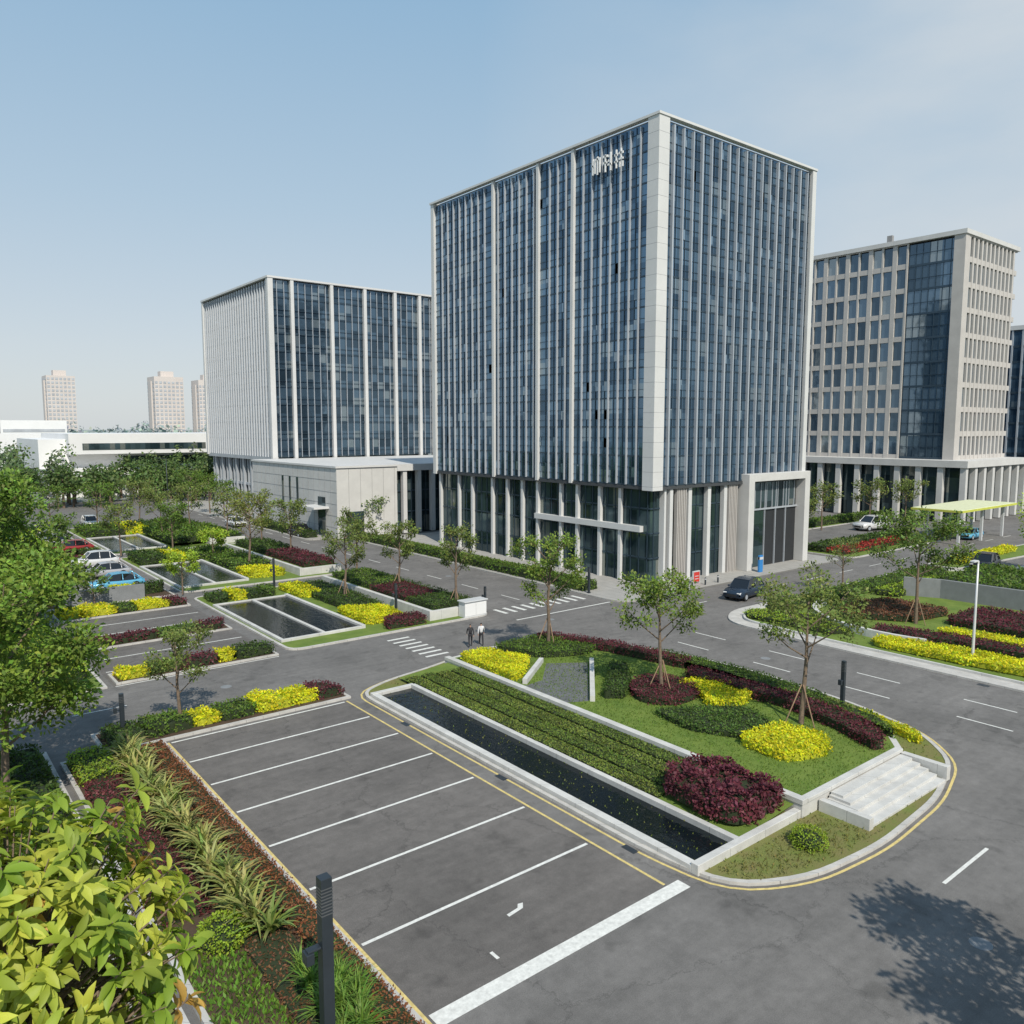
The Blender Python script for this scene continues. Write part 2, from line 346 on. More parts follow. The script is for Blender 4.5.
# ============================================================ WORLD / LIGHT / CAMERA
EL=46.; az=(-.314,-.953)
w=bpy.data.worlds.new('World'); scn.world=w; w.use_nodes=True; nt=w.node_tree
bg=nt.nodes['Background']; sky=nt.nodes.new('ShaderNodeTexSky'); sky.sky_type='NISHITA'; sky.sun_disc=False
sky.sun_elevation=math.radians(EL); sky.sun_rotation=math.atan2(az[0],az[1])%(2*math.pi); sky.air_density=1.0; sky.dust_density=1.0; sky.ozone_density=1.3
tc=nt.nodes.new('ShaderNodeTexCoord'); sp=nt.nodes.new('ShaderNodeSeparateXYZ'); L(nt,tc.outputs['Generated'],sp.inputs[0])
hz=nt.nodes.new('ShaderNodeValToRGB'); L(nt,sp.outputs['Z'],hz.inputs['Fac']); cr=hz.color_ramp
cr.elements[0].position=0; cr.elements[0].color=(.66,.70,.72,1); cr.elements[1].position=1; cr.elements[1].color=(.18,.33,.52,1)
for p_,c_ in ((.09,(.61,.675,.725)),(.25,(.46,.60,.72)),(.46,(.31,.50,.69))):
    q=cr.elements.new(p_); q.color=(*c_,1)
hs=nt.nodes.new('ShaderNodeVectorMath'); hs.operation='SCALE'; hs.inputs['Scale'].default_value=1/.12; L(nt,hz.outputs['Color'],hs.inputs[0])
hm=nt.nodes.new('ShaderNodeMixRGB'); hm.inputs['Fac'].default_value=.86; L(nt,sky.outputs[0],hm.inputs['Color1']); L(nt,hs.outputs[0],hm.inputs['Color2'])
mp=nt.nodes.new('ShaderNodeMapping'); mp.inputs['Scale'].default_value=(1.2,1.2,3.2)
no=nt.nodes.new('ShaderNodeTexNoise'); no.inputs['Scale'].default_value=1.6; no.inputs['Detail'].default_value=7; no.inputs['Roughness'].default_value=.5
L(nt,tc.outputs['Generated'],mp.inputs['Vector']); L(nt,mp.outputs[0],no.inputs['Vector'])
dt=nt.nodes.new('ShaderNodeVectorMath'); dt.operation='DOT_PRODUCT'; dt.inputs[1].default_value=(.93,.22,.28); L(nt,tc.outputs['Generated'],dt.inputs[0])
m1=nt.nodes.new('ShaderNodeMapRange'); m1.inputs['From Min'].default_value=.78; m1.inputs['From Max'].default_value=.98; L(nt,dt.outputs['Value'],m1.inputs['Value'])
m2=nt.nodes.new('ShaderNodeMapRange'); m2.inputs['From Min'].default_value=.25; m2.inputs['From Max'].default_value=.62; L(nt,no.outputs['Fac'],m2.inputs['Value'])
mm=nt.nodes.new('ShaderNodeMath'); mm.operation='MULTIPLY'; L(nt,m1.outputs[0],mm.inputs[0]); L(nt,m2.outputs[0],mm.inputs[1])
m3=nt.nodes.new('ShaderNodeMath'); m3.operation='MULTIPLY'; m3.inputs[1].default_value=.85; L(nt,mm.outputs[0],m3.inputs[0])
mx=nt.nodes.new('ShaderNodeMixRGB'); L(nt,m3.outputs[0],mx.inputs['Fac']); L(nt,hm.outputs[0],mx.inputs['Color1']); mx.inputs['Color2'].default_value=(5.5,5.85,6.1,1)
L(nt,mx.outputs[0],bg.inputs['Color']); bg.inputs['Strength'].default_value=.12
sl=bpy.data.lights.new('sun','SUN'); sl.energy=4.5; sl.angle=math.radians(.6); sl.color=(1,.93,.81)
so=bpy.data.objects.new('sun',sl); COL.objects.link(so)
ce=math.cos(math.radians(EL)); d=Vector((az[0]*ce,az[1]*ce,math.sin(math.radians(EL)))); so.rotation_euler=d.to_track_quat('Z','Y').to_euler(); so.location=(0,-50,80)
cam=bpy.data.cameras.new('camera'); cam.lens=792/1024*36; cam.sensor_width=36; cam.clip_end=20000; cam.clip_start=.2
co=bpy.data.objects.new('camera',cam); COL.objects.link(co); co.location=(0,0,17); co.rotation_euler=(math.radians(90-6.05),0,math.radians(-38.66)); scn.camera=co
# ============================================================ GROUND & ROADS
sheet('ground',rect(-6000,-6000,9000,9000),-.01,M['ground'])
sheet('road',rect(-120,-60,230,205),0,M['asphalt'])
e=empty('parking_lot'); 
sheet('surface',rect(11.2,17.7,22.0,44.0),.004,M['lot'],e)
YS=[17.9,22.25,26.3,30.2,33.9,37.4,40.7,43.9]
def lines(name,rs,z,m,parent=None):
    V=[];F=[]
    for x0,y0,x1,y1 in rs:
        k=len(V); V+=[(x0,y0,z),(x1,y0,z),(x1,y1,z),(x0,y1,z)]; F.append((k,k+1,k+2,k+3))
    return mk(name,V,F,m,parent)
lines('stall_lines',[(11.45,y-(.3 if i==0 else .07),21.75 if i else 22.6,y+(.3 if i==0 else .07)) for i,y in enumerate(YS)],.008,M['white'],e)
lines('yellow_lines',[(11.25,17.7,11.36,44),(21.88,18.3,22.0,44)],.009,M['yellow'],e)
mk('bay_mark',[(16.2,20.4,.009),(16.9,20.5,.009),(17.1,20.75,.009),(16.9,20.8,.009),(16.75,20.62,.009),(16.2,20.55,.009)],[(0,1,4,5),(1,2,3,4)],M['white'],e)
lines('bay_tick',[(14.5,18.9,14.62,19.3)],.009,M['white'],e)
e=empty('parking_lot')
sheet('surface',rect(11.2,56,22.6,146),.004,M['lot'],e)
lines('stall_lines',[(11.5,y-.07,22.3,y+.07) for y in (59.8,63.3,71,74.5,89,93,97,101,105,109,120,124,128,132,136,140)]+[(11.3,56.0,22.5,56.12)],.008,M['white'],e)
e=empty('road_markings')
dl=[]
for y in np.arange(-12,42,7.0): dl+=[(48.9,y,49.03,y+3),(52.4,y+1,52.53,y+4)]
for y in np.arange(60,180,7.0): dl+=[(48.9,y,49.03,y+3)]
dl.append((30.2,11.74,34.2,11.88))
for x in (-10,0,8,): dl.append((x,51.7,x+3,51.82))
for x in np.arange(60,150,7.0): dl.append((x,47.9,x+3,48.02))
for i in range(7): dl.append((31.0,48.9+i*.95,33.0,49.2+i*.95))
for i in range(10): dl.append((44.2+i*1.1,56.2,44.6+i*1.1,58.2))
dl+=[(43.5,53.6,55.3,53.8)]
lines('lane_marks',dl,.008,M['white'],e)
for (x,y) in ((27.5,9.5),(38,10.2),(50.5,33),(46,52),(17,51.5),(50.6,75),(72,48.6)):
    tubes('manhole_cover',[([(x,y,.001),(x,y,.01)],[.36,.36])],M['gwall'],None,20,False)
e=empty('drain_grates'); boxes('grates',[(22.65,y,.001,22.95,y+.7,.012) for y in (20.5,29,38)]+[(56.2,y,.001,56.6,y+.7,.012) for y in (6,20,34)],M['dark'],e)
# ---- islands
def island(name,poly,surf='grass',h=.13,kw=.22,z=0,yellow=False):
    e=empty(name); po=ccw(poly); pi=offset(po,kw)
    ring('kerb',po,pi,z,z+h,M['kerb'],e)
    sheet('soil',pi,z+h-.03,M[surf],e)
    if yellow: 
        a=offset(po,-.16); b=offset(po,-.28); n=len(a)
        mk('yellow_line',[(x,y,.008) for x,y in a]+[(x,y,.008) for x,y in b],[(i,n+i,n+(i+1)%n,(i+1)%n) for i in range(n)],M['yellow'],e)
    return e
I1=rnd([(23.1,44.6),(23.1,20),(23.6,16.6),(26.5,15.0),(31,14.5),(37,14.9),(41.8,16.2),(44.6,19),(46.2,24),(47.0,31),(46.4,37.5),(44.4,43.6),(41.5,47.6),(34.5,48.0),(30,46.6),(26,45.9)],1.6,4)
island('planted_island',I1,'dry',yellow=True)
e=empty('water_channel')
boxes('channel_walls',[(23.35,18.2,0,23.75,43.2,.32),(26.15,18.2,0,26.45,43.2,.42),(23.35,43.2,0,26.45,43.55,.36),(23.35,17.85,0,30.4,18.2,.45)],M['conc'],e,.02)
sheet('water',rect(23.75,18.2,26.15,43.2),.16,M['water'],e)
e=empty('groundcover_bank')
mk('bank',[(26.45,18.2,.3),(30.4,18.2,.6),(30.4,45.2,.6),(26.45,45.2,.3)],[(0,1,2,3)],M['grass'],e)
for i in range(4):
    x0=26.47+i*.98; 
    hedge('ground_cover',rect(x0,22.6,x0+.97,44.6-.35*i),.32+.075*i,.12+.03*(i%2),(.15,.215,.04) if i%2 else (.18,.235,.045),230,.1,.1)
TP=[(30.4,45.6),(30.4,17.8),(39.6,17.8),(42.4,20),(43.2,26),(43.3,33),(42,40),(39.2,45.6)]
e=empty('raised_lawn_terrace')
prism('terrace_body',TP,.05,.80,M['conc'],e)
sheet('lawn',offset(TP,.32),.804,M['grass'],e)
boxes('wall_cap',[(30.36,17.76,.7,30.78,45.6,.93),(30.78,17.74,.72,39.5,18.1,.90)],M['conc'],e,.015)
tufts('lawn_grass',[(30.9,18.2),(39.4,18.2),(41.5,21),(42,32),(38,44),(31,44)],.8,(.14,.22,.03),70,.11)
e=empty('concrete_steps')
boxes('steps',[(32.0+i*.15,15.45+i*.42,.1,39.0+i*.05,17.72,.1+.12*(i+1)) for i in range(5)],M['conc'],e,.01)
boxes('cheek_walls',[(31.6,15.4,.05,31.95,17.72,.62),(39.25,15.5,.05,39.6,17.72,.76)],M['conc'],e,.015)
e=empty('paved_path')
sheet('paving',[(30.8,33.6),(32.2,32.9),(37.6,38.6),(35.2,40.2),(32.6,37.6),(30.8,37.4)],.812,M['dpave'],e)
def wallseg(a,b,w):
    a=Vector(a);b=Vector(b);d=(b-a).normalized();n=Vector((-d.y,d.x))*w/2
    return [tuple(a-n),tuple(b-n),tuple(b+n),tuple(a+n)]
prism('edge_wall',wallseg((32.3,32.7),(37.8,38.4),.3),.8,1.15,M['conc'],e)
prism('edge_wall',wallseg((31.2,37.7),(35.1,40.6),.3),.8,1.15,M['conc'],e)
z=.8
hedge('yellow_hedge',rnd([(31,44.8),(31,38.4),(32.3,39),(34.6,41.2),(33.4,45)],.5,3),z,.45,YEL)
hedge('green_hedge',rnd([(34.2,45.2),(35.6,41.4),(37.8,40.2),(40.2,40),(39,45.2)],.8,3),z,.5,GRN)
hedge('purple_hedge',rnd([(38.2,45),(40.5,39.5),(41.6,33.3),(42.6,33.4),(41.8,40),(39.4,45.3)],.4,3),z,.6,PUR)
hedge('green_hedge',rnd([(33.0,32.6),(35.5,34.6),(37.6,36.6),(38.6,35.8),(36.2,33.2),(34.2,31.8)],.4,3),z,.6,DGR)
hedge('purple_hedge',rnd([(34.2,31.0),(36,33.4),(38.6,33.2),(39.2,30.8),(37.6,28.9),(35.2,29.1)],1.,4),z,.45,PUR)
hedge('yellow_hedge',rnd([(38.2,31.3),(40.6,30.6),(40.4,27.2),(38.2,26.4),(36.8,27.8),(38.2,29.4)],.7,4),z,.45,YEL)
hedge('green_hedge',rnd([(33.6,29.4),(36.6,27.4),(38.2,26.2),(37.2,23.6),(34.4,23.4),(33.0,26.2)],.8,4),z,.34,(.09,.16,.028))
hedge('yellow_hedge',rnd([(33.6,23.6),(37.2,23.4),(37.6,20.8),(35.8,19.6),(33.4,20.6)],.8,4),z,.45,YEL)
hedge('purple_hedge',rnd([(39.8,32),(41.4,32.4),(41.6,24),(40.8,20.2),(39.2,18.4),(38.2,18.5),(39.4,21.5),(40.2,25)],.5,3),z,.6,PUR)
hedge('green_hedge',rnd([(41.7,36),(43.2,34),(43.1,26),(42.2,20.4),(40.6,18.6),(40.9,20.4),(41.8,25),(42.2,31)],.4,3),z,.5,GRN)
hedge('yellow_hedge',rnd([(43.8,22.5),(44.6,22.6),(43.6,18.8),(42.6,18.2)],.3,3),.1,.4,YEL)
hedge('green_hedge',rnd([(44.0,40),(45.2,37),(45.8,31),(45.2,25),(44.2,25),(44.8,31),(44,36.5)],.4,3),.1,.5,DGR)
hedge('purple_shrub',rnd([(26.7,18.5),(30.2,18.4),(30.3,22.6),(28.4,23.4),(26.7,22.4)],1.0,4),.5,.9,(.15,.04,.055),190,.17,.35)
ball('round_shrub',28.6,16.4,.1,.72,LIM,1100,.09)
tufts('verge_grass',[(24.2,17.5),(31.4,17.5),(31.4,15.1),(27,15.4),(24.6,16.2)],.1,(.19,.19,.05),60,.13)
tufts('verge_grass',offset(I1,.4),.1,(.16,.19,.04),12,.14)
# ---- left bed beside lot
island('planting_bed',rect(6.2,17.0,11.15,44.4),'soil',.16,.2)
hedge('red_groundcover',rect(9.9,17.5,10.9,43.6),.12,.3,BRN,170,.1)
hedge('purple_groundcover',rect(6.5,27,8.1,42.6),.12,.35,(.15,.04,.045),150,.11)
hedge('green_hedge',rect(6.5,40.4,8.2,44.0),.14,.6,LIM,130,.13,.2)
hedge('red_groundcover',rect(8.2,17.5,9.8,43.4),.12,.18,(.17,.085,.04),90,.1)
def blades(name,x,y,z,n,l,c,w=.07,up=.8):
    e=empty(name,(x,y,z)); D=R.normal(size=(n,3)); D[:,2]=np.abs(D[:,2])*up+.35; D=nz(D); N=np.cross(D,np.cross(np.array([0,0,1.]),D)); N[:,2]=np.abs(N[:,2])+.01
    q=l*R.uniform(.65,1.2,n); leaves('blades',np.zeros((n,3))+R.normal(size=(n,3))*.04,D,N,q,np.full(n,w),colors(n,c,.35),M['leaf'],e,TB)
for i in range(32):
    y=24.4+i*.62; blades('agave_plant',8.9+R.uniform(-.4,.4),y,.15+R.uniform(0,.15),40,R.uniform(1.1,1.5),(.36,.37,.12) if i%3 else (.22,.28,.07),.15)
ball('round_shrub',7.8,25.1,.1,.85,LIM,1500,.1)
tufts('verge_grass',rect(6.4,17.3,8.2,24.5),.14,(.14,.26,.035),170,.2)
for i in range(16): blades('grass_clump',9.4+R.uniform(-.5,.7),19.6+R.uniform(-1.2,2.4),.15,60,1.0,(.16,.28,.045),.06,1.2)
island('lawn_strip',rect(-60,-40,5.9,46.5),'dry',.12,.2)
sheet('footpath',rect(4.6,-20,5.0,34),.112,M['pave'])
tufts('verge_grass',rect(-2,14,5.6,46),.1,(.16,.19,.045),28,.18)
hedge('green_hedge',rnd([(-1,34),(3.6,33),(3.8,46),(-1,46)],.8),.12,1.1,GRN,80,.2,.3)
hedge('green_hedge',rnd([(3.9,35),(5.4,35),(5.4,46),(3.9,46)],.5),.12,.7,DGR,80,.18,.3)
island('planting_bed',rect(8.2,44.3,22.4,47.6),'soil',.14,.2)
def cluster(x0,y0,x1,y1,z,cs,h=.6,dens=90,ls=.15):
    n=len(cs); cut=[x0]+[x0+(x1-x0)*(i+R.uniform(-.25,.25))/n for i in range(1,n)]+[x1]
    for i,(nm,c) in enumerate(cs):
        a=cut[i]; b=cut[i+1]; k=R.uniform(-.5,.5)
        hedge(nm,rnd([(a,y0+R.uniform(0,.25)),(b+k,y0+R.uniform(0,.25)),(b-k,y1-R.uniform(0,.3)),(a,y1)],.5,3),z,h*R.uniform(.75,1.15),c,dens,ls,.2)
Gh=('green_hedge',GRN);Dh=('green_hedge',DGR);Yh=('yellow_hedge',YEL);Ph=('purple_hedge',PUR);Lh=('green_hedge',LIM)
cluster(8.6,44.8,22,47.2,.12,[Dh,Gh,Yh,Gh,Yh,Yh,Ph],.6)
for (y0,y1,cs) in ((56.6,58.6,[Yh,Gh,Ph,Yh,Dh]),(66.6,68.6,[Ph,Ph,Gh,Ph]),(78,81.2,[Yh,Yh,Gh,Yh,Ph])):
    island('planting_bed',rect(11.4,y0-.3,22.6,y1+.3),'soil',.14,.18); cluster(11.7,y0,22.3,y1,.12,cs,.6,60,.17)
island('planting_bed',rect(11.0,83.5,22.8,87.2),'soil',.14,.18); cluster(11.4,85.3,22.4,87,.12,[Yh,Dh,Yh,Dh],.9,60,.2)
e=empty('retaining_wall'); boxes('wall',[(12,83.8,.1,20,84.2,1.5)],M['gwall'],e)
for y in (112,116.5,143,147): 
    island('planting_bed',rect(11.2,y,23,y+2.4),'soil',.14,.18); cluster(11.6,y+.3,22.6,y+2.1,.12,[Dh,Yh,Ph,Gh],.7,35,.22)
island('lawn_strip',rect(-80,56,10.8,200),'grass',.12,.2)
for y in (58,66,75,83): hedge('green_hedge',rnd([(6.5,y),(10.2,y),(10.2,y+5),(6.5,y+5)],.8),.1,.9,(GRN,DGR,LIM,DGR)[int(y)%4],40,.22,.25)
def pondisland(y0,y1,py0,py1):
    island('planted_island',rnd(rect(23.6,y0,43.0,y1),1.4),'grass',.14,.25)
    e=empty('water_basin')
    boxes('basin_walls',[(24.0,py0,.1,24.3,py1,.32),(31.1,py0,.1,31.45,py1,.4),(24.3,py0,.1,31.1,py0+.3,.32),(24.3,py1-.3,.1,31.1,py1,.32),(27.6,py0+.3,.1,27.9,py1-.3,.34)],M['conc'],e,.015)
    sheet('water',rect(24.3,py0+.3,27.6,py1-.3),.2,M['water'],e); sheet('water',rect(27.9,py0+.3,31.1,py1-.3),.2,M['water'],e)
    e=empty('retaining_wall'); boxes('wall',[(37.0,y0+1.2,.1,37.4,y1-1.5,1.0),(37.4,y0+1.2,.1,42.2,y0+1.55,.95)],M['conc'],e,.02)
    prism('raised_bed',rect(37.4,y0+1.55,42.4,y1-1.5),.1,.8,M['grass'])
pondisland(56.6,81,59.2,75.6); pondisland(84,112,86.2,102.5); pondisland(115.5,150,118,134)
hedge('yellow_hedge',rnd([(31.8,60),(35.4,59.4),(36.2,64),(32,66)],1),.12,.6,YEL,80,.16)
hedge('purple_hedge',rnd([(32.4,57.4),(36.4,57.3),(36.6,59.5),(33.6,59.6)],.5),.12,.7,PUR,80,.16)
hedge('green_hedge',rnd([(33,66),(36.4,64.6),(36.6,79),(33,79)],.8),.12,.6,DGR,50,.18,.2)
hedge('yellow_hedge',rnd([(32,74),(34,73),(34.4,79),(32,79.6)],.6),.12,.65,YEL,60,.18)
cluster(24.4,76.4,31,80,.12,[Dh,Yh,Dh,Gh],.7,45,.2)
hedge('green_hedge',rect(37.8,58.6,42,63),.8,.5,DGR,60,.16); hedge('purple_hedge',rect(37.8,63.4,41.6,70),.8,.5,PUR,60,.16); hedge('green_hedge',rect(38,70.6,42,79),.8,.6,GRN,50,.18)
hedge('green_hedge',rect(41.9,58,42.7,80),.12,1.1,DGR,60,.16)
cluster(24.4,103.5,36,110.5,.12,[Dh,Yh,Gh,Gh],.9,30,.26)
hedge('yellow_hedge',rnd([(32,87),(36,86.5),(36,91),(32,92)],1),.12,.7,YEL,50,.2); hedge('green_hedge',rect(32,92.5,36.5,102),.12,.9,GRN,35,.24); hedge('purple_hedge',rect(38,86.5,42,98),.8,.7,PUR,30,.22); hedge('green_hedge',rect(38,98.5,42,109),.8,.8,DGR,30,.24)
cluster(24.4,135.5,42,146,.12,[Gh,Yh,Dh,Gh],1,14,.36); hedge('green_hedge',rect(32,118,42,134),.5,.9,GRN,14,.36)
PZ=rnd([(55.6,52.2),(97,52.2),(97,108),(55.6,108)],2.5)
e=empty('plaza'); prism('paving',PZ,.0,.14,M['pave'],e)
hedge('green_hedge',rect(56.2,58.5,58.4,107.5),.14,.9,GRN,45,.2,.12)
hedge('green_hedge',rect(58.5,62,60,105),.14,.45,(.17,.24,.035),40,.18,.12)
e=empty('plaza'); prism('paving',rnd([(50,112),(110,112),(110,200),(50,200)],2),0,.14,M['pave'],e)
hedge('green_hedge',rect(50.6,114,52.6,136),.14,1.0,DGR,25,.28)
RI=rnd([(56.8,-40),(150,-40),(150,30),(102,37),(98,43.6),(61,43.8),(57.4,41.5),(56.8,34)],2.6,5)
e=empty('footpath'); prism('paving',RI,0,.13,M['kerb'],e)
sheet('lawn',offset(RI,1.3),.134,M['grass'],e)
RI2=offset(RI,1.3)
e=empty('lawn_border'); ring('kerb',RI2,offset(RI2,.2),.13,.3,M['conc'],e)
def curve_wall(name,pts,w,z0,z1,m):
    e=empty(name); V=[];F=[]; n=len(pts)
    for i,p in enumerate(pts):
        a=Vector(pts[max(0,i-1)]);b=Vector(pts[min(n-1,i+1)]);d=(b-a).normalized();q=Vector((-d.y,d.x))*w/2;p=Vector(p)
        for s,zz in ((-1,z0),(-1,z1),(1,z1),(1,z0)): V.append((p.x+q.x*s,p.y+q.y*s,zz))
    for i in range(n-1):
        k=i*4
        for j in range(4): F.append((k+j,k+(j+1)%4,k+4+(j+1)%4,k+4+j))
    F+=[(0,1,2,3),tuple((n-1)*4+j for j in range(4))]; mk('wall',V,F,m,e)
def arc(cx,cy,rx,ry,a0,a1,n=16): return [(cx+rx*math.cos(math.radians(a0+(a1-a0)*i/n)),cy+ry*math.sin(math.radians(a0+(a1-a0)*i/n))) for i in range(n+1)]
curve_wall('garden_wall',arc(70,30,8,9.5,90,200),.35,.13,.75,M['conc'])
curve_wall('retaining_wall',[(82,12),(82.3,24),(82,34),(80.5,37)],.4,.1,2.0,M['gwall'])
hedge('yellow_hedge',rnd([(59.4,29.6),(61.6,30),(62.9,24),(62.5,12),(60.4,12),(59.6,22)],.8),.2,.45,YEL,55,.17)
hedge('purple_hedge',rnd([(62,31),(64.5,31.5),(66,25),(66,16),(64,16),(64,25)],.8),.2,.6,PUR,50,.17)
hedge('yellow_hedge',rnd([(66.6,28),(68.4,27),(68.9,15),(67,15)],.6),.2,.5,YEL,50,.17)
hedge('green_hedge',rnd([(59.6,41.5),(62,42.2),(64.5,36),(62.8,32.5),(60,33)],1),.2,.35,LIM,50,.17)
hedge('purple_hedge',rnd([(66,36),(72,38),(76,36),(75,30),(69.5,31)],1),.2,.5,(.17,.075,.04),50,.18)
hedge('purple_hedge',rnd([(71,29),(78,29),(79,20),(71,20)],1),.2,.6,PUR,40,.2)
hedge('green_hedge',rnd([(64,42.2),(97,42),(96,39),(66,40)],.8),.2,.6,GRN,40,.2)
hedge('green_hedge',rnd([(78,39),(90,38.6),(90,36.6),(79,36.6)],.6),.2,.6,LIM,35,.2)
hedge('green_hedge',rect(83,14,96,35),1.0,1.0,GRN,20,.3)
island('planting_bed',rnd([(98.5,52),(128,52),(128,60),(98.5,62)],2),'grass',.14,.25)
hedge('red_flower_bed',rect(100,54,120,56.5),.14,.6,(.35,.04,.03),20,.3); hedge('green_hedge',rect(100,57,126,59.5),.14,.9,DGR,18,.32)
island('planting_bed',rnd([(101,40),(150,36),(150,42),(101,44)],1.2),'grass',.14,.25); hedge('yellow_hedge',rect(104,41,122,42.6),.14,.6,YEL,18,.3)
island('planting_bed',rect(110,72,150,76),'grass',.14,.25); hedge('green_hedge',rect(111,73,149,75.5),.14,1.0,GRN,15,.35)
# ============================================================ MAIN TOWER
T=empty('office_tower')
X0,Y0,X1,Y1,ZB,ZT=63.6,55.8,92.1,97.3,10.8,48.3
boxes('glass',[(X0+.14,Y0+.14,ZB,X1-.14,Y1-.14,ZT-.3)],M['glassA'],T)
FH=(ZT-ZB)/12
hb=[]
for i in range(13):
    zc=ZB+i*FH
    for dz,t in ((0,.17),(FH*.28,.05),(FH*.64,.05)):
        if zc+dz<ZT-.4: hb.append((X0+.08,Y0+.08,zc+dz,X1-.08,Y1-.08,zc+dz+t))
boxes('floor_bands',hb,M['mull'],T)
ml=[];fn=[]
wide=[83.2,74.4,68.3]
ys=[];y=Y0+2.4
while y<Y1-1: ys.append(y); y+=1.42
for i,y in enumerate(ys):
    if min(abs(y-wv) for wv in wide)<.6: continue
    fn.append((X0-.12,y-.065,ZB+.1,X0+.13,y+.065,ZT-.5)); fn.append((X1-.13,y-.06,ZB+.1,X1+.10,y+.06,ZT-.5))
    ml.append((X0+.06,y+.68,ZB,X0+.13,y+.73,ZT-.4))
xs=[];x=X0+2.2
while x<X1-.8: xs.append(x); x+=1.55
for i,x in enumerate(xs):
    w_=.15 if i%3 else .22
    fn.append((x-w_/2,Y0-.22,ZB+.1,x+w_/2,Y0+.13,ZT-.5)); fn.append((x-.07,Y1-.13,ZB+.1,x+.07,Y1+.2,ZT-.5))
    ml.append((x+.74,Y0+.06,ZB,x+.8,Y0+.13,ZT-.4))
boxes('fins',fn,M['fin'],T); boxes('mullions',ml,M['mull'],T)
pr=[(X0-.25,y-.22,ZB-.2,X0+.12,y+.22,ZT-.15) for y in wide]
pr+=[(X0-.3,Y0-.3,ZB-.4,X0+.3,Y0+1.2,ZT-.02),(X0+.3,Y0-.3,ZB-.4,X0+1.3,Y0+.3,ZT-.02),(X1-.6,Y0-.3,ZB-.4,X1+.2,Y0+.4,ZT-.02),(X0-.25,Y1-.4,ZB-.4,X0+.3,Y1+.3,ZT-.02),(X1-.4,Y1-.4,ZB-.4,X1+.2,Y1+.3,ZT-.02)]
boxes('piers',pr,M['finw'],T)
pj=[]
for k in range(24):
    zz=ZB+k*1.56; pj+=[(X0-.303,Y0-.303,zz,X0+.303,Y0+1.203,zz+.035),(X0+.3,Y0-.303,zz,X0+1.303,Y0+.303,zz+.035)]
boxes('panel_joints',pj,mat('joint_grey',(.3,.3,.31)),T)  # plain grey strips marking the joints between pier panels
boxes('parapet',[(X0-.4,Y0-.4,ZT,X1+.3,Y0+.3,ZT+.25),(X0-.4,Y1-.3,ZT,X1+.3,Y1+.4,ZT+.25),(X0-.4,Y0+.3,ZT,X0+.3,Y1-.3,ZT+.25),(X1-.4,Y0+.3,ZT,X1+.3,Y1-.3,ZT+.25)],M['finw'],T)
boxes('roof',[(X0+.3,Y0+.3,ZT-.3,X1-.4,Y1-.3,ZT-.1)],M['roof'],T)
ow=[]
for k in range(90):
    y=ys[R.randint(len(ys)-1)]; i=R.randint(12); zc=ZB+i*FH+FH*.3
    ow.append((X0+.05,y+.12,zc,X0+.12,y+.66,zc+FH*.33))
for k in range(40):
    x=xs[R.randint(len(xs)-1)]; i=R.randint(12); zc=ZB+i*FH+FH*.3
    ow.append((x+.12,Y0+.05,zc,x+.7,Y0+.12,zc+FH*.33))
boxes('opened_windows',ow,glassmat('vent_glass',(.10,.15,.2),(.26,.35,.43),(.7,.7,.9),lightp=.2,jit=.04),T)
boxes('lobby_glass',[(X0+.75,Y0+.9,.14,X1-.6,Y1-.6,ZB)],M['glassP'],T)
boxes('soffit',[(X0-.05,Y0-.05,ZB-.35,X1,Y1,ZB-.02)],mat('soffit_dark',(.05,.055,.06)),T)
cy=[96.7,92,88.8,84.2,81,77.9,74.9,70.6,67.7,64,60.8]
pc=[(X0+.3,y-.2,.14,X0+.72,y+.2,ZB-.36) for y in cy]
pc+=[(X0+.12,57.6,5.8,X0+.7,75.2,6.45)]
pc+=[(x-.28,Y0+.25,.14,x+.28,Y0+.8,ZB-.36) for x in (70.2,73.6,76.6)]
pc+=[(X0+2.2,Y0+.2,.14,X0+2.5,Y0+.9,ZB-.36),(X0+3.0,Y0+.1,.14,X0+3.5,Y0+.9,ZB-.36)]
boxes('columns',pc,M['finw'],T)
boxes('slats',[(67.9+i*.28,Y0+.15,.14,68.02+i*.28,Y0+.6,ZB-.36) for i in range(6)]+[(77.2+i*.28,Y0+.15,.14,77.32+i*.28,Y0+.6,ZB-.36) for i in range(6)],M['stone'],T)
lb=[]
for zz in (2.9,5.6,8.3): lb.append((X0+.67,Y0+.82,zz,X1-.55,Y1-.55,zz+.14))
lm=[(X0+.67,y,.14,X0+.77,y+.08,ZB-.4) for y in np.arange(Y0+1.2,Y1-1,1.2)]+[(x,Y0+.82,.14,x+.08,Y0+.92,ZB-.4) for x in np.arange(X0+1.2,X1-1,1.2)]
boxes('lobby_mullions',lb+lm,M['mull'],T)
boxes('portal',[(79.4,Y0-1.0,.14,80.5,Y0+.85,11.6),(91.3,Y0-1.0,.14,92.4,Y0+.85,11.6),(80.5,Y0-1.0,10.7,91.3,Y0+.85,11.6)],M['stonel'],T,.03)
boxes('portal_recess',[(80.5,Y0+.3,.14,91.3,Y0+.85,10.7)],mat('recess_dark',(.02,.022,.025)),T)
boxes('portal_glazing',[(80.8,Y0+.2,7.4,91,Y0+.29,10.6),(80.8,Y0+.2,.2,84.2,Y0+.29,7.0)],M['glassP'],T)
boxes('portal_frames',[(x,Y0+.1,.14,x+.1,Y0+.28,10.7) for x in (84.3,86.6,88.8)]+[(80.5,Y0+.08,7.1,91.3,Y0+.28,7.3)]+[(81+k*1.2,Y0+.1,7.3,81.08+k*1.2,Y0+.28,10.7) for k in range(9)],M['fin'],T)
sg=[]
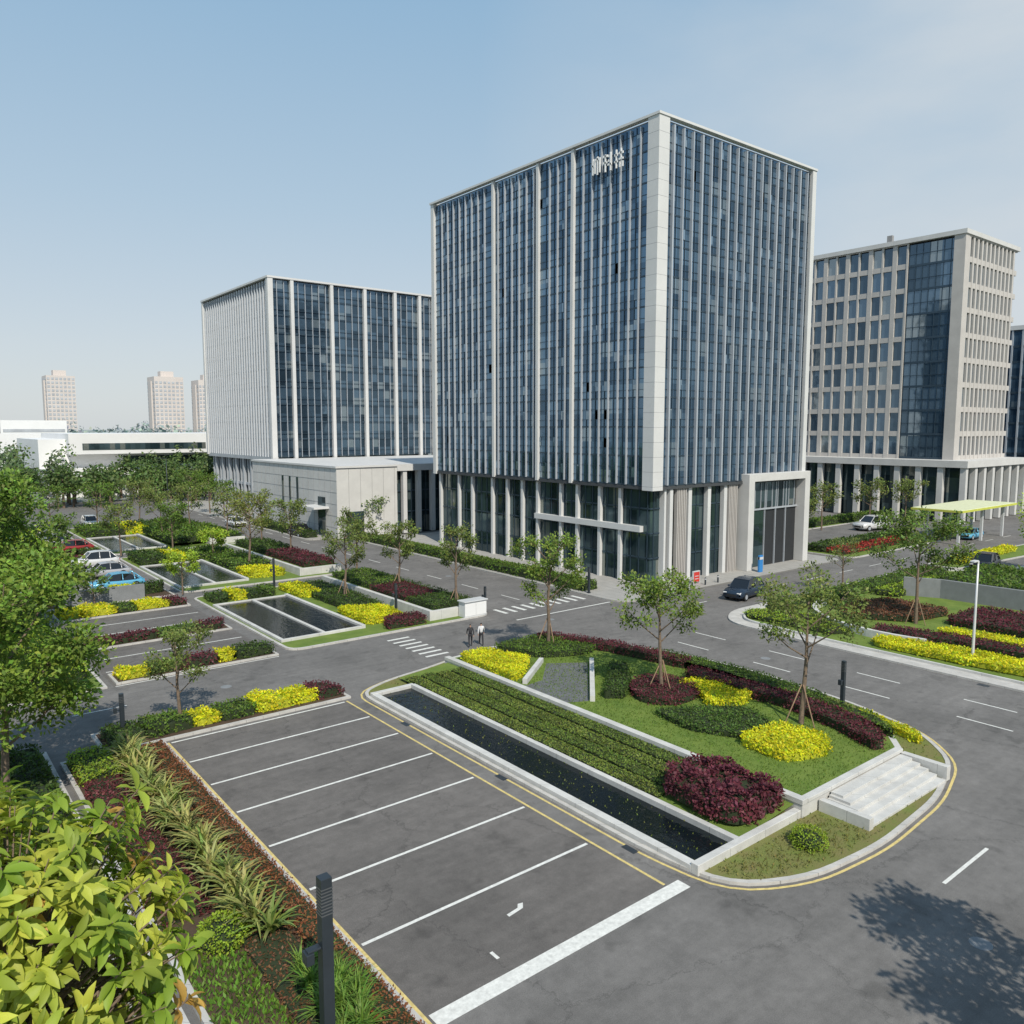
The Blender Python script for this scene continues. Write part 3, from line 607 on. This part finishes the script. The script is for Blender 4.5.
def glyph(y,z,st):
    for a,b,c,d_ in st: sg.append((X0-.42,y-a*1.25,z+b*1.9,X0-.3,y-c*1.25,z+d_*1.9))
glyph(65.0,44.4,[(.05,.05,.18,.95),(.3,.8,1,.92),(.3,.1,.43,.8),(.6,0,.74,1),(.88,.1,1,.8),(.0,.5,.3,.6)])
glyph(63.3,44.4,[(0,.8,.5,.92),(.2,0,.33,.95),(0,.45,.5,.56),(.6,.75,.72,.88),(.6,.5,.72,.62),(.55,.3,1,.41),(.82,0,.95,1)])
glyph(61.6,44.4,[(0,.65,.4,.77),(.14,0,.27,1),(0,.3,.4,.4),(.5,.7,1,.82),(.7,.5,.83,1),(.5,.4,1,.5),(.55,0,.68,.3),(.85,0,1,.3)])
boxes('sign_letters',sg,mat('sign_white',(.8,.8,.8)),T)
# ============================================================ LEFT TOWER
T=empty('office_tower'); X0,Y0,X1,Y1,ZB,ZT=58.5,145.0,94.5,182.4,11.5,44.6
boxes('glass',[(X0+.2,Y0+.3,ZB,X1-.3,Y1-.3,ZT-.2)],M['glassB'],T)
boxes('fins',[(X0-.12,y-.17,ZB,X0+.18,y+.17,ZT-.3) for y in np.arange(Y0+1.6,Y1,1.35)],mat('fin_light',(.50,.53,.57),.5,var=.06),T)
boxes('mullions',[(x-.05,Y0+.02,ZB,x+.05,Y0+.28,ZT-.3) for x in np.arange(X0+1.5,X1-.5,1.4)],M['fin'],T)
boxes('piers',[(x-.32,Y0-.5,ZB-.3,x+.32,Y0+.25,ZT-.1) for x in (62.8,70.9,78.1,85.0,90.9)]+[(X0-.4,Y0-.4,ZB-.3,X0+.6,Y0+.5,ZT-.05),(X1-.5,Y0-.4,ZB-.3,X1+.3,Y0+.4,ZT-.05),(X0-.4,Y1-.5,ZB-.3,X0+.5,Y1+.3,ZT-.05)],M['finw'],T)
boxes('floor_bands',[(X0+.15,Y0+.12,ZB+i*3.3+dz,X1-.2,Y1-.2,ZB+i*3.3+dz+t) for i in range(10) for dz,t in ((0,.3),(1.1,.06))],M['mull'],T)
boxes('parapet',[(X0-.5,Y0-.5,ZT,X1+.4,Y1+.4,ZT+.35)],M['finw'],T)
boxes('lobby_glass',[(X0+1,Y0+1,.14,X1-1,Y1-1,ZB)],M['glassP'],T)
boxes('columns',[(X0+.3,y-.3,.14,X0+.9,y+.3,ZB) for y in np.arange(Y0+.5,Y1,4.2)]+[(X0+.5,y-.12,.14,X0+.9,y+.12,ZB) for y in np.arange(Y0+2.6,Y1,4.2)]+[(X0-.1,Y0,ZB-.7,X0+.9,Y1,ZB-.02),(X0+.6,Y0+.9,5.4,X0+1.05,Y1-.9,5.9)],M['fin'],T)
P_=empty('podium_building')
boxes('walls',[(54,110,.14,64.5,144.2,10.9)],M['stonel'],P_)
boxes('glass_wing',[(64.5,111.2,.14,92,144,10.2)],M['glassP'],P_)
boxes('roof_slab',[(64.5,109.8,10.2,92.3,144.1,10.95),(53.8,109.8,10.95,92.5,144.3,11.25)],M['finw'],P_)
boxes('columns',[(x-.35,110,.14,x+.35,110.8,10.2) for x in np.arange(66,92,2.7)],M['finw'],P_)
boxes('mullions',[(64.6,111.0,zz,92,111.15,zz+.2) for zz in (3.4,6.8)]+[(x,111.0,.14,x+.08,111.15,10.2) for x in np.arange(65,92,.9)],M['mull'],P_)
boxes('doors_and_slots',[(53.9,114,.14,54.1,116.5,6.3),(53.9,124,3,54.1,124.6,9),(53.9,127,3,54.1,127.6,9),(53.9,130,3,54.1,130.6,9),(55.5,109.9,.14,58.5,110.1,4.2)],M['glassP'],P_)
boxes('wall_joints',[(53.97,110,z_,54,144,z_+.05) for z_ in (1.8,3.6,5.4,7.2,9)]+[(53.97,y,.2,54,y+.05,10.8) for y in np.arange(112,144,2)]+[(x,109.97,.2,x+.05,110,10.8) for x in np.arange(56,64.5,2)],mat('joint',(.3,.3,.3)),P_)
boxes('canopy',[(51.5,112.8,4.6,54,118,4.9)],M['finw'],P_)
# ============================================================ RIGHT TOWER
T=empty('office_block'); X0,Y0,X1,Y1,ZB,ZT=153.4,62.8,177.5,99,11.2,51.4
boxes('glass',[(X0+.35,Y0+.35,ZB,X1-.5,Y1-.5,ZT-.4)],M['glassC'],T)
st=[];nf=9;fh=(ZT-ZB)/nf
for i in range(nf+1):
    zc=ZB+i*fh; t=.75
    st.append((X0+.06,Y0+10.2,zc-.2,X0+.45,Y1-.1,min(zc+t,ZT-.01))); st.append((X0+1.7,Y0+.06,zc-.2,X1-.1,Y0+.45,min(zc+t,ZT-.01)))
for k,y in enumerate(np.arange(Y0+10.2,Y1,2.35)): st.append((X0,y-(.42 if k%2 else .16),ZB,X0+.42,y+(.42 if k%2 else .16),ZT-.02))
for k,x in enumerate(np.arange(X0+1.9,X1,1.85)): st.append((x-.34,Y0,ZB,x+.34,Y0+.42,ZT-.02))
st+=[(X0-.04,Y0-.04,ZB-.2,X0+1.5,Y0+1.9,ZT+.02),(X0,Y1-1,ZB,X0+.8,Y1,ZT)]
boxes('stone_grid',st,M['stone'],T)
boxes('curtain_mullions',[(X0+.25,y,ZB,X0+.4,y+.1,ZT-.4) for y in np.arange(Y0+2.4,Y0+10,1.25)]+[(X0+.22,Y0+1.9,ZB+i*fh/2,X0+.4,Y0+10,ZB+i*fh/2+(.4 if i%2==0 else .08)) for i in range(18)],M['mull'],T)
boxes('cornice',[(X0-.3,Y0-.3,ZT,X1+.3,Y1+.3,ZT+.8)],M['stonel'],T)
boxes('roof_plant',[(X0+1.5,Y0+14,ZT+.8,X0+2.2,Y0+15,ZT+2.4),(X0+8,Y0+12,ZT+.8,X1-6,Y1-8,ZT+2.2)],M['roof'],T)
boxes('podium_glass',[(X0-2.5,Y0-2.5,.1,X1,Y1+6,10)],M['glassP'],T)
boxes('podium_frame',[(X0-4.2,Y0-4.2,10,X1+1,Y1+10,11.2)]+[(X0-3.9,y-.5,.1,X0-3,y+.5,10) for y in np.arange(Y0-3.4,Y1+9,3.9)]+[(x-.5,Y0-3.9,.1,x+.5,Y0-3,10) for x in np.arange(X0+.5,X1,3.9)],M['stonel'],T)
T=empty('office_block'); 
boxes('glass',[(212,66,0,250,110,40)],M['glassA'],T); boxes('fins',[(211.7,y,0,212.1,y+.35,40.4) for y in np.arange(66,110,2.2)]+[(x,65.7,0,x+.35,66.1,40.4) for x in np.arange(212,250,2.2)],M['fin'],T)
boxes('bands',[(211.9,65.9,z_,250,110,z_+.5) for z_ in np.arange(3.5,40,3.6)],M['mull'],T); boxes('parapet',[(211.6,65.6,40,250.4,110.4,41)],M['finw'],T)
T=empty('entrance_canopy'); boxes('roof',[(120,47.5,4.9,140,54.5,5.3)],mat('canopy_cream',(.62,.64,.42)),T,.05); boxes('fascia',[(119.9,47.38,4.95,140.1,47.5,5.25),(119.8,47.4,4.95,119.98,54.6,5.25)],mat('yellow_fascia',(.5,.52,.08)),T)
boxes('columns',[(x,y,0,x+.35,y+.35,4.9) for x in (122,130,138) for y in (48.5,53)],M['wmetal'],T)
# ============================================================ WHITE LOW BUILDING & FAR
T=empty('white_low_building')
boxes('walls',[(31,225,0,82,262,14.2),(37,221,10.5,84,262,15.6),(31,219,0,50,225,7)],M['wwall'],T)
boxes('windows',[(32+i*5.2,224.8,3,35.5+i*5.2,225.1,6.2) for i in range(9)]+[(40,220.85,11.6,70,221.1,13.2)]+[(50,224.8,7.6,80,225.1,9.8)]+[(30.85,228,4,31.1,258,6.5),(32,218.85,2.6,49,219.1,4.6)],M['glassP'],T)
T=empty('white_low_building'); boxes('walls',[(6,330,0,30,350,20),(34,345,0,60,360,15),(14,330.5,20,22,345,24)],M['wwall'],T); boxes('windows',[(7,329.8,z_,29,330,z_+1.2) for z_ in (4,8,12,16)]+[(5.8,331,z_,6,349,z_+1.2) for z_ in (4,8,12,16)],M['resw'],T)
T=empty('white_low_building'); boxes('walls',[(8,470,0,40,500,26),(50,480,0,80,500,21),(20,470.5,26,30,490,31)],M['wwall'],T); boxes('windows',[(9,469.8,z_,39,470,z_+1.5) for z_ in (5,10,15,20)]+[(51,479.8,z_,79,480,z_+1.5) for z_ in (5,10,15)],M['resw'],T)
def apt(cx,cy,wd,dp,h):
    T=empty('apartment_tower')
    boxes('walls',[(cx-wd/2,cy-dp/2,0,cx+wd/2,cy+dp/2,h),(cx-wd*.2,cy-dp*.2,h,cx+wd*.25,cy+dp*.2,h+5),(cx-wd*.55,cy-dp*.2,0,cx+wd*.55,cy+dp*.2,h-4)],M['res'],T)
    wl=[]
    for z_ in np.arange(4,h-3,3.4):
        for k in range(7):
            x=cx-wd/2+wd*(k+.2)/7; wl.append((x,cy-dp/2-.2,z_,x+wd*.09,cy-dp/2-.02,z_+1.9))
            y=cy-dp/2+dp*(k+.2)/7; wl.append((cx-wd/2-.2,y,z_,cx-wd/2-.02,y+dp*.09,z_+1.9))
    boxes('windows',wl,M['resw'],T)
apt(128,795,22,22,62); apt(201,737,24,22,61); apt(229,714,20,20,58)
def forest(name,cs,lf,npt,c,trunks=True):
    e=empty(name); P=[];C=[];N=[];D=[];V=[];F=[]
    for (x,y,h,r) in cs:
        if trunks: tube(V,F,[(x,y,0),(x,y,h*.6)],[.03*h,.015*h],5)
        k=R.randint(6,10); cc=R.normal(size=(k,3))*np.array([r*.42,r*.42,h*.17])+np.array([x,y,h*.62]); 
        i=R.randint(0,k,npt); o=nz(R.normal(size=(npt,3)))*R.uniform(.5,1,(npt,1))*r*.5; P.append(cc[i]+o); N.append(o+np.array([0,0,.5*r])); D.append(R.normal(size=(npt,3)))
        C.append(colors(npt,c,.3)*R.uniform(.75,1.3)*(.85+.35*(R.uniform(.6,1.2,k)[i]))[:,None])
    P=np.concatenate(P);n=len(P);s=lf*R.uniform(.6,1.3,n)
    if trunks: mk('trunks',V,F,M['bark'],e)
    leaves('foliage',P,np.concatenate(D),np.concatenate(N),s,s*.7,np.clip(np.concatenate(C),0,.8),M['leaf'],e)
cs=[(R.uniform(-25,9),R.uniform(100,215),R.uniform(7,12),R.uniform(3,4.6)) for _ in range(130)]
forest('distant_trees',cs,.7,380,(.11,.18,.035))
cs=[(R.uniform(10,84),R.uniform(185,217),R.uniform(6,11),R.uniform(2.8,4.4)) for _ in range(80)]
forest('distant_trees',cs,.8,260,(.10,.155,.045))
cs=[(R.uniform(-10,36),R.uniform(218,330),R.uniform(8,13),R.uniform(3,5)) for _ in range(90)]
forest('distant_trees',cs,1.0,190,(.13,.18,.09))  # leaves tinted slightly blue, some haze mixed into the colour
cs=[]
for k in range(300):
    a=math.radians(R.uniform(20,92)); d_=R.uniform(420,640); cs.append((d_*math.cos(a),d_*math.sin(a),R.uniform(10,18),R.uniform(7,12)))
forest('distant_trees',cs,2.6,130,(.25,.30,.28),False)  # pale blue-grey leaf colour stands in for haze on the farthest trees
cs=[(R.uniform(100,150),R.uniform(104,190),R.uniform(7,10),R.uniform(3,4)) for _ in range(40)]+[(R.uniform(180,260),R.uniform(20,60),R.uniform(7,11),R.uniform(3,4.5)) for _ in range(50)]
forest('distant_trees',cs,.8,180,(.10,.155,.035))
# ============================================================ TREES
OL=(.15,.195,.045)
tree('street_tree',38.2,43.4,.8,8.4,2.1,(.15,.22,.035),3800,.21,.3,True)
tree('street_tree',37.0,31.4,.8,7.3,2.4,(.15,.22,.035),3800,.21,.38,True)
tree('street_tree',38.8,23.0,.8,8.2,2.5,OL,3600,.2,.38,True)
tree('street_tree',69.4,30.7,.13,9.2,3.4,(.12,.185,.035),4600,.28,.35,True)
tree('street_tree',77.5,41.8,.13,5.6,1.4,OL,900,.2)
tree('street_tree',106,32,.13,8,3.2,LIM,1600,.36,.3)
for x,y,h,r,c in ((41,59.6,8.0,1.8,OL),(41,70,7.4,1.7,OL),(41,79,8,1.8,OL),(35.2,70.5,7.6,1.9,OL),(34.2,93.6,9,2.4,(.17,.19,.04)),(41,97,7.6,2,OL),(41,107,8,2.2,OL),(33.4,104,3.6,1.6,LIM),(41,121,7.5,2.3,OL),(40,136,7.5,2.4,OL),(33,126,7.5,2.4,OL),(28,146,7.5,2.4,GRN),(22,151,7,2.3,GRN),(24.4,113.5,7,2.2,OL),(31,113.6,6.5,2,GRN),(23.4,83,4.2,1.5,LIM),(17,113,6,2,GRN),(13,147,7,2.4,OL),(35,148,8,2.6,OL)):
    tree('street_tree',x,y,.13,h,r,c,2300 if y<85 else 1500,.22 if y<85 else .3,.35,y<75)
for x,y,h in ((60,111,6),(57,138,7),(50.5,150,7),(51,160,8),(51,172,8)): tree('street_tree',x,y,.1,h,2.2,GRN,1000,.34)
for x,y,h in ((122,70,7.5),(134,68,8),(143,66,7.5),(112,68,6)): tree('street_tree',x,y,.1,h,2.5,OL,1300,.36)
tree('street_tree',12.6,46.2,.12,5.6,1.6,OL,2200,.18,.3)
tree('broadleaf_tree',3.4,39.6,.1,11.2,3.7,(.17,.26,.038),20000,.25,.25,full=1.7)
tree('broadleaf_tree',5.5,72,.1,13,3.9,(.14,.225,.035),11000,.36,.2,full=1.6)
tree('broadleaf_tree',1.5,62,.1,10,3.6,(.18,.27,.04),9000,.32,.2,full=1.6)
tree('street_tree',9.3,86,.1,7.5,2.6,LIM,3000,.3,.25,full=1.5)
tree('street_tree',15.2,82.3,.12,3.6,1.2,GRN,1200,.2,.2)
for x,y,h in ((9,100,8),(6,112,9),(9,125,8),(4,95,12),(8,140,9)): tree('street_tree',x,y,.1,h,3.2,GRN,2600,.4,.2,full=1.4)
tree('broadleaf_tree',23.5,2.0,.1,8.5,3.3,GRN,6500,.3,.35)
def neartree(x,y,h,zc,rx,rz,nt_):
    e=empty('broadleaf_tree',(x,y,.1)); V=[];F=[]
    tube(V,F,[(0,0,0),(.1,.1,h*.3),(-.05,.15,h*.6),(0,0,h*.88)],[.2,.16,.12,.04],10)
    tips=[]
    for i in range(nt_):
        dd=R.normal(size=3); dd/=np.linalg.norm(dd); rr=R.uniform(.45,1.04)**.5*(1+.24*math.sin(dd[0]*6+1)*math.sin(dd[1]*5+dd[2]*6))
        tip=Vector((dd[0]*rx*rr,dd[1]*rx*rr,zc-.1+dd[2]*rz*rr))
        if i%4==0:
            s=Vector((0,0,max(h*.35,tip.z-R.uniform(.6,1.4)))); mid=s.lerp(tip,.5)-Vector((0,0,.12)); tube(V,F,[s,mid,tip],[.035,.022,.008],6); q=(tip-mid).normalized()
        else:
            q=Vector(dd); q.z=q.z*.5+.45; q.normalize(); tube(V,F,[tip-q*R.uniform(.3,.6),tip],[.01,.005],4)
        tips.append((tip,q))
    mk('trunk_and_limbs',V,F,M['bark'],e,True)
    P=[];D=[];N=[];C=[]
    for tp,q in tips:
        k=R.randint(8,13); u=q.cross(Vector((0,0,1))).normalized(); v=q.cross(u); g=R.uniform(0,1)
        base=np.array((.22,.35,.035))*(1-g)+np.array((.58,.60,.09))*g
        if R.uniform()<.025: base=np.array((.6,.38,.09))
        for j in range(k):
            a=j*2.4+R.uniform(-.4,.4); dv=(u*math.cos(a)+v*math.sin(a))*1.0+q*R.uniform(-.1,1.1)+Vector((0,0,-.28))
            P.append(tuple(tp-q*R.uniform(0,.25))); D.append(tuple(dv.normalized())); nn=q*1.0+Vector((0,0,.7))+Vector(R.normal(size=3))*.35; N.append(tuple(nn)); C.append(base*R.uniform(.7,1.2))
    n=len(P); l=R.uniform(.15,.31,n); leaves('foliage',np.array(P),np.array(D),np.array(N),l,l*.38,np.clip(np.array(C),0,.8),M['leafn'],e,TL)
neartree(.7,9.0,13.0,11.25,1.75,2.1,680)
# ============================================================ STREET FURNITURE
def post(x,y,z,h,w=.28):
    e=empty('lamp_post',(x,y,z))
    boxes('shaft',[(-w/2,-w/2,0,w/2,w/2,h)],M['dark'],e,.015); boxes('base_plate',[(-w*.8,-w*.8,0,w*.8,w*.8,.06)],M['dark'],e)
    boxes('louvres',[(-w/2-.012,-w/2-.012,h*.8+k*.09,w/2+.012,w/2+.012,h*.8+k*.09+.03) for k in range(int(h*.17/.09))],M['louvre'],e)
    boxes('bracket',[(-w*1.7,-w*.35,h*.62,-w/2,w*.35,h*.62+.07),(-w*1.9,-w*.5,h*.56,-w*1.2,w*.5,h*.56+.32)],M['dark'],e,.02)
    return e
post(8.5,18.6,.1,5.1,.32)
post(43.9,23.4,.1,3.2,.22); post(9.6,46.4,.1,2.4,.22); post(56.2,57.6,.14,2.7,.2); post(36.4,62.6,.1,2.7,.2); post(32,80.4,.1,3.2,.2); post(43.2,58,.0,2.4,.18)
def pole(x,y,h,arm=1.2,m='wmetal'):
    e=empty('street_lamp',(x,y,.1)); tubes('pole',[([(0,0,0),(0,0,h*.5),(0,0,h)],[.11,.09,.06])],M[m],e,10)
    tubes('arm',[([(0,0,h-.2),(-arm*.5,0,h),(-arm,0,h+.05)],[.05,.045,.04])],M[m],e,8); boxes('lamp_head',[(-arm-.7,-.16,h-.02,-arm,.16,h+.1)],M[m],e,.02); boxes('base',[(-.2,-.2,0,.2,.2,.25)],M[m],e,.02)
pole(61.4,23.0,7.4,.35); pole(44.5,165,11,1.5,'dark'); pole(-2,148,9,1.2,'dark')
e=empty('utility_cabinet',(41.2,57.2,.1)); boxes('body',[(-1.2,-.5,0,1.2,.5,1.4)],M['wmetal'],e,.04); boxes('doors',[(-1.21,-.52,.15,-.03,-.5,1.25),(.03,-.52,.15,1.17,-.5,1.25)],M['wwall'],e,.01); boxes('lid',[(-1.3,-.6,1.4,1.3,.6,1.5)],M['wmetal'],e,.02)
e=empty('notice_board',(68.8,53.9,.14)); boxes('panel',[(-.5,-.08,.2,.5,.08,1.3)],M['red'],e,.02); boxes('frame',[(-.56,-.1,0,-.5,.1,1.4),(.5,-.1,0,.56,.1,1.4),(-.5,-.1,1.3,.5,.1,1.4)],M['wmetal'],e); boxes('text_lines',[(-.3,-.1,.5+k*.3,.3,-.081,.57+k*.3) for k in range(2)],M['wmetal'],e)
e=empty('totem_sign',(80.3,53.6,.14)); boxes('panel',[(-.35,-.12,0,.35,.12,2.0)],M['blue'],e,.02); boxes('header',[(-.35,-.14,1.5,.35,.14,1.8)],M['wmetal'],e)
for k in range(6):
    e=empty('bollard',(60.2+k*2.2,52.8,.14)); tubes('post',[([(0,0,0),(0,0,.75),(0,0,.82)],[.09,.09,.05])],M['dark'],e,10); tubes('band',[([(0,0,.6),(0,0,.68)],[.095,.095])],M['wmetal'],e,10)
# ============================================================ CARS
def car(x,y,rot,pm,suv=True,z=.004,sc=1.18):
    e=empty('parked_car',(x,y,z)); H=1.68 if suv else 1.45; wz=.34
    sh=.98 if suv else .86
    sec=[(-2.3,.70,.42,.62),(-2.2,.84,.30,sh-.12),(-1.7,.92,.26,sh-.02),(-1.0,.94,.25,sh),(.3,.94,.25,sh),(1.2,.93,.26,sh-.01),(1.9,.90,.28,sh),(2.2,.84,.32,sh-.08),(2.28,.74,.45,sh-.3)]
    V=[];F=[]
    for (sx,w_,zb,zt) in sec:
        V+=[(sx,-w_*.92,zb),(sx,-w_,zb+.22),(sx,-w_*.99,zt-.16),(sx,-w_*.88,zt),(sx,w_*.88,zt),(sx,w_*.99,zt-.16),(sx,w_,zb+.22),(sx,w_*.92,zb)]
    n=len(sec)
    for i in range(n-1):
        for j in range(8): a=i*8+j; b=i*8+(j+1)%8; F.append((a,b,b+8,a+8))
    F+=[tuple(range(8))[::-1],tuple((n-1)*8+j for j in range(8))]
    mk('body',V,F,pm,e,True)
    gb=[(-1.15,.80,sh-.03),(-.45,.66,H-.05),(.2,.69,H),(1.35 if suv else 1.0,.66,H-.07),(2.05 if suv else 1.85,.78,sh-.03)]
    V=[];F=[]
    for (sx,w_,zt) in gb: V+=[(sx,-w_,zt),(sx,w_,zt)]
    bx=[(-1.15,.82),(-.45,.84),(.2,.85),(1.35,.84),(2.05 if suv else 1.85,.8)]
    for (sx,w_) in bx: V+=[(sx,-w_,sh-.04),(sx,w_,sh-.04)]
    for i in range(4): a=2*i; F+=[(a,a+1,a+3,a+2)]
    for i in range(4): a=2*i; F+=[(10+a,a,a+2,10+a+2),(10+a+1,10+a+3,a+3,a+1)]
    mk('windows',V,F,M['cglass'],e)
    V=[(-.5,-.63,H-.035),(-.5,.63,H-.035),(.2,.67,H+.02),(.2,-.67,H+.02),(1.4 if suv else 1.0,.64,H-.05),(1.4 if suv else 1.0,-.64,H-.05)]
    mk('roof',V+[(a,b,c-.05) for a,b,c in V],[(0,3,2,1),(3,5,4,2),(0,6,9,3),(3,9,11,5),(1,2,8,7),(2,4,10,8),(5,11,10,4),(0,1,7,6)],pm,e)
    pl=[]
    for s in (-1,1):
        for a,b in (((-1.15,.82),(-.45,.665)),((.35,.855),(.35,.69)),((1.35,.85),(1.3,.67)),((2.03,.8),(1.35,.66))):
            pl.append(([(a[0],s*a[1],sh-.03),(b[0],s*b[1],H-.04)],.04))
    tubes('pillars',pl,pm,e,5)
    for sx in (-1.42,1.42):
        for s in (-1,1):
            tubes('wheel',[([(sx,s*.70,wz),(sx,s*.93,wz)],[wz,wz])],M['tyre'],e,20,False); tubes('hub',[([(sx,s*.9,wz),(sx,s*.945,wz)],[.21,.2])],M['fin'],e,12,False)
    boxes('headlights',[(-2.27,s*.62-.17,.62,-2.1,s*.62+.17,.76) for s in (-1,1)],M['lamp'],e,.03); boxes('taillights',[(2.1,s*.66-.15,sh-.3,2.27,s*.66+.15,sh-.16) for s in (-1,1)],M['tail'],e,.03)
    boxes('grille',[(-2.31,-.45,.42,-2.2,.45,.6)],M['tyre'],e,.02); boxes('mirrors',[(-.95,s*1.0-.09,sh-.02,-.78,s*1.0+.09,sh+.13) for s in (-1,1)],pm,e,.03)
    e.rotation_euler=(0,0,math.radians(rot)); e.scale=(sc,sc,sc); return e
pn=paint('car_navy',(.02,.035,.06)); pw=paint('car_white',(.65,.65,.65)); pb=paint('car_light_blue',(.12,.4,.6)); pr_=paint('car_red',(.3,.03,.03)); pk=paint('car_black',(.015,.016,.02)); ps=paint('car_silver',(.4,.4,.42))
car(67.5,46.8,8,pn); car(129.5,65.2,-15,pw,sc=1.45); car(131,50.5,0,pb,False); car(104,38.2,5,pk)
car(28,152,90,pw); car(20,122,0,pr_,False) ; car(47.9,137,90,pw,False); car(14.5,122,0,ps,False); car(19,130,0,pw,False); car(15,126,0,pk); car(15,138,0,pb,False); car(20,107,0,pw); car(19,134,0,ps); car(19.5,99,0,ps,False); car(19,91,0,pb,False); car(51.5,118,90,pk)
# ============================================================ PEOPLE
def person(x,y,rot,top,bottom,phase=1):
    e=empty('person',(x,y,.01)); e.rotation_euler=(0,0,rot); e.scale=(1.05,1.05,1.05)
    def skinned(name,J,E,rad,m,root=0,sub=1):
        me=bpy.data.meshes.new(name); me.from_pydata(J,E,[]); o=bpy.data.objects.new(name,me); COL.objects.link(o); o.parent=e
        s=o.modifiers.new('skin','SKIN'); 
        for i,r in enumerate(rad): me.skin_vertices[0].data[i].radius=(r,r)
        me.skin_vertices[0].data[root].use_root=True
        o.modifiers.new('sub','SUBSURF').levels=sub; o.modifiers['sub'].render_levels=sub; me.materials.append(m); return o
    s=.22*phase
    skinned('torso_and_arms',[(0,0,.95),(0,0,1.15),(0,.0,1.38),(0,0,1.5),(.17,0,1.42),(.24,-s*.6,1.16),(.25,-s*1.1+.08,.93),(-.17,0,1.42),(-.24,s*.6,1.16),(-.25,s*1.1+.08,.93)],[(0,1),(1,2),(2,3),(2,4),(4,5),(5,6),(2,7),(7,8),(8,9)],[.14,.14,.15,.06,.065,.05,.035,.065,.05,.035],top)
    skinned('legs',[(0,0,.95),(.09,0,.9),(.10,s*.7,.5),(.10,s*.9-.05,.09),(.10,s*.9+.12,.05),(-.09,0,.9),(-.10,-s*.5,.5),(-.10,-s*1.4,.1),(-.10,-s*1.4+.16,.05)],[(0,1),(1,2),(2,3),(3,4),(0,5),(5,6),(6,7),(7,8)],[.12,.09,.065,.045,.04,.09,.065,.045,.04],bottom)
    skinned('neck_and_head',[(0,0,1.45),(0,.01,1.55),(0,.02,1.62),(0,.02,1.70),(0,.115,1.63)],[(0,1),(1,2),(2,3),(2,4)],[.055,.05,.085,.08,.018],M['skin'],0,2)
    skinned('hair',[(0,-.03,1.64),(0,-.01,1.72)],[(0,1)],[.088,.088],M['hair'],0,2)
    for sd in (1,-1):
        hx=.25*sd; hy=-sd*s*1.1+.08; J=[(hx,hy,.93),(hx,hy+.01,.86)];E=[(0,1)];rad=[.03,.032]
        for k in range(4): J.append((hx,hy+.03-.02*k,.79-.01*(k in(1,2)))); E.append((1,len(J)-1)); rad.append(.009)
        J.append((hx-.01*sd,hy+.06,.86)); E.append((0,len(J)-1)); rad.append(.01)
        skinned('hand',J,E,rad,M['skin'])
wt=mat('shirt_white',(.6,.6,.62)); bk=mat('clothes_dark',(.02,.02,.025)); 
person(35.2,49.2,-.6,bk,bk,1); person(36.1,49.0,-.5,wt,bk,-1)
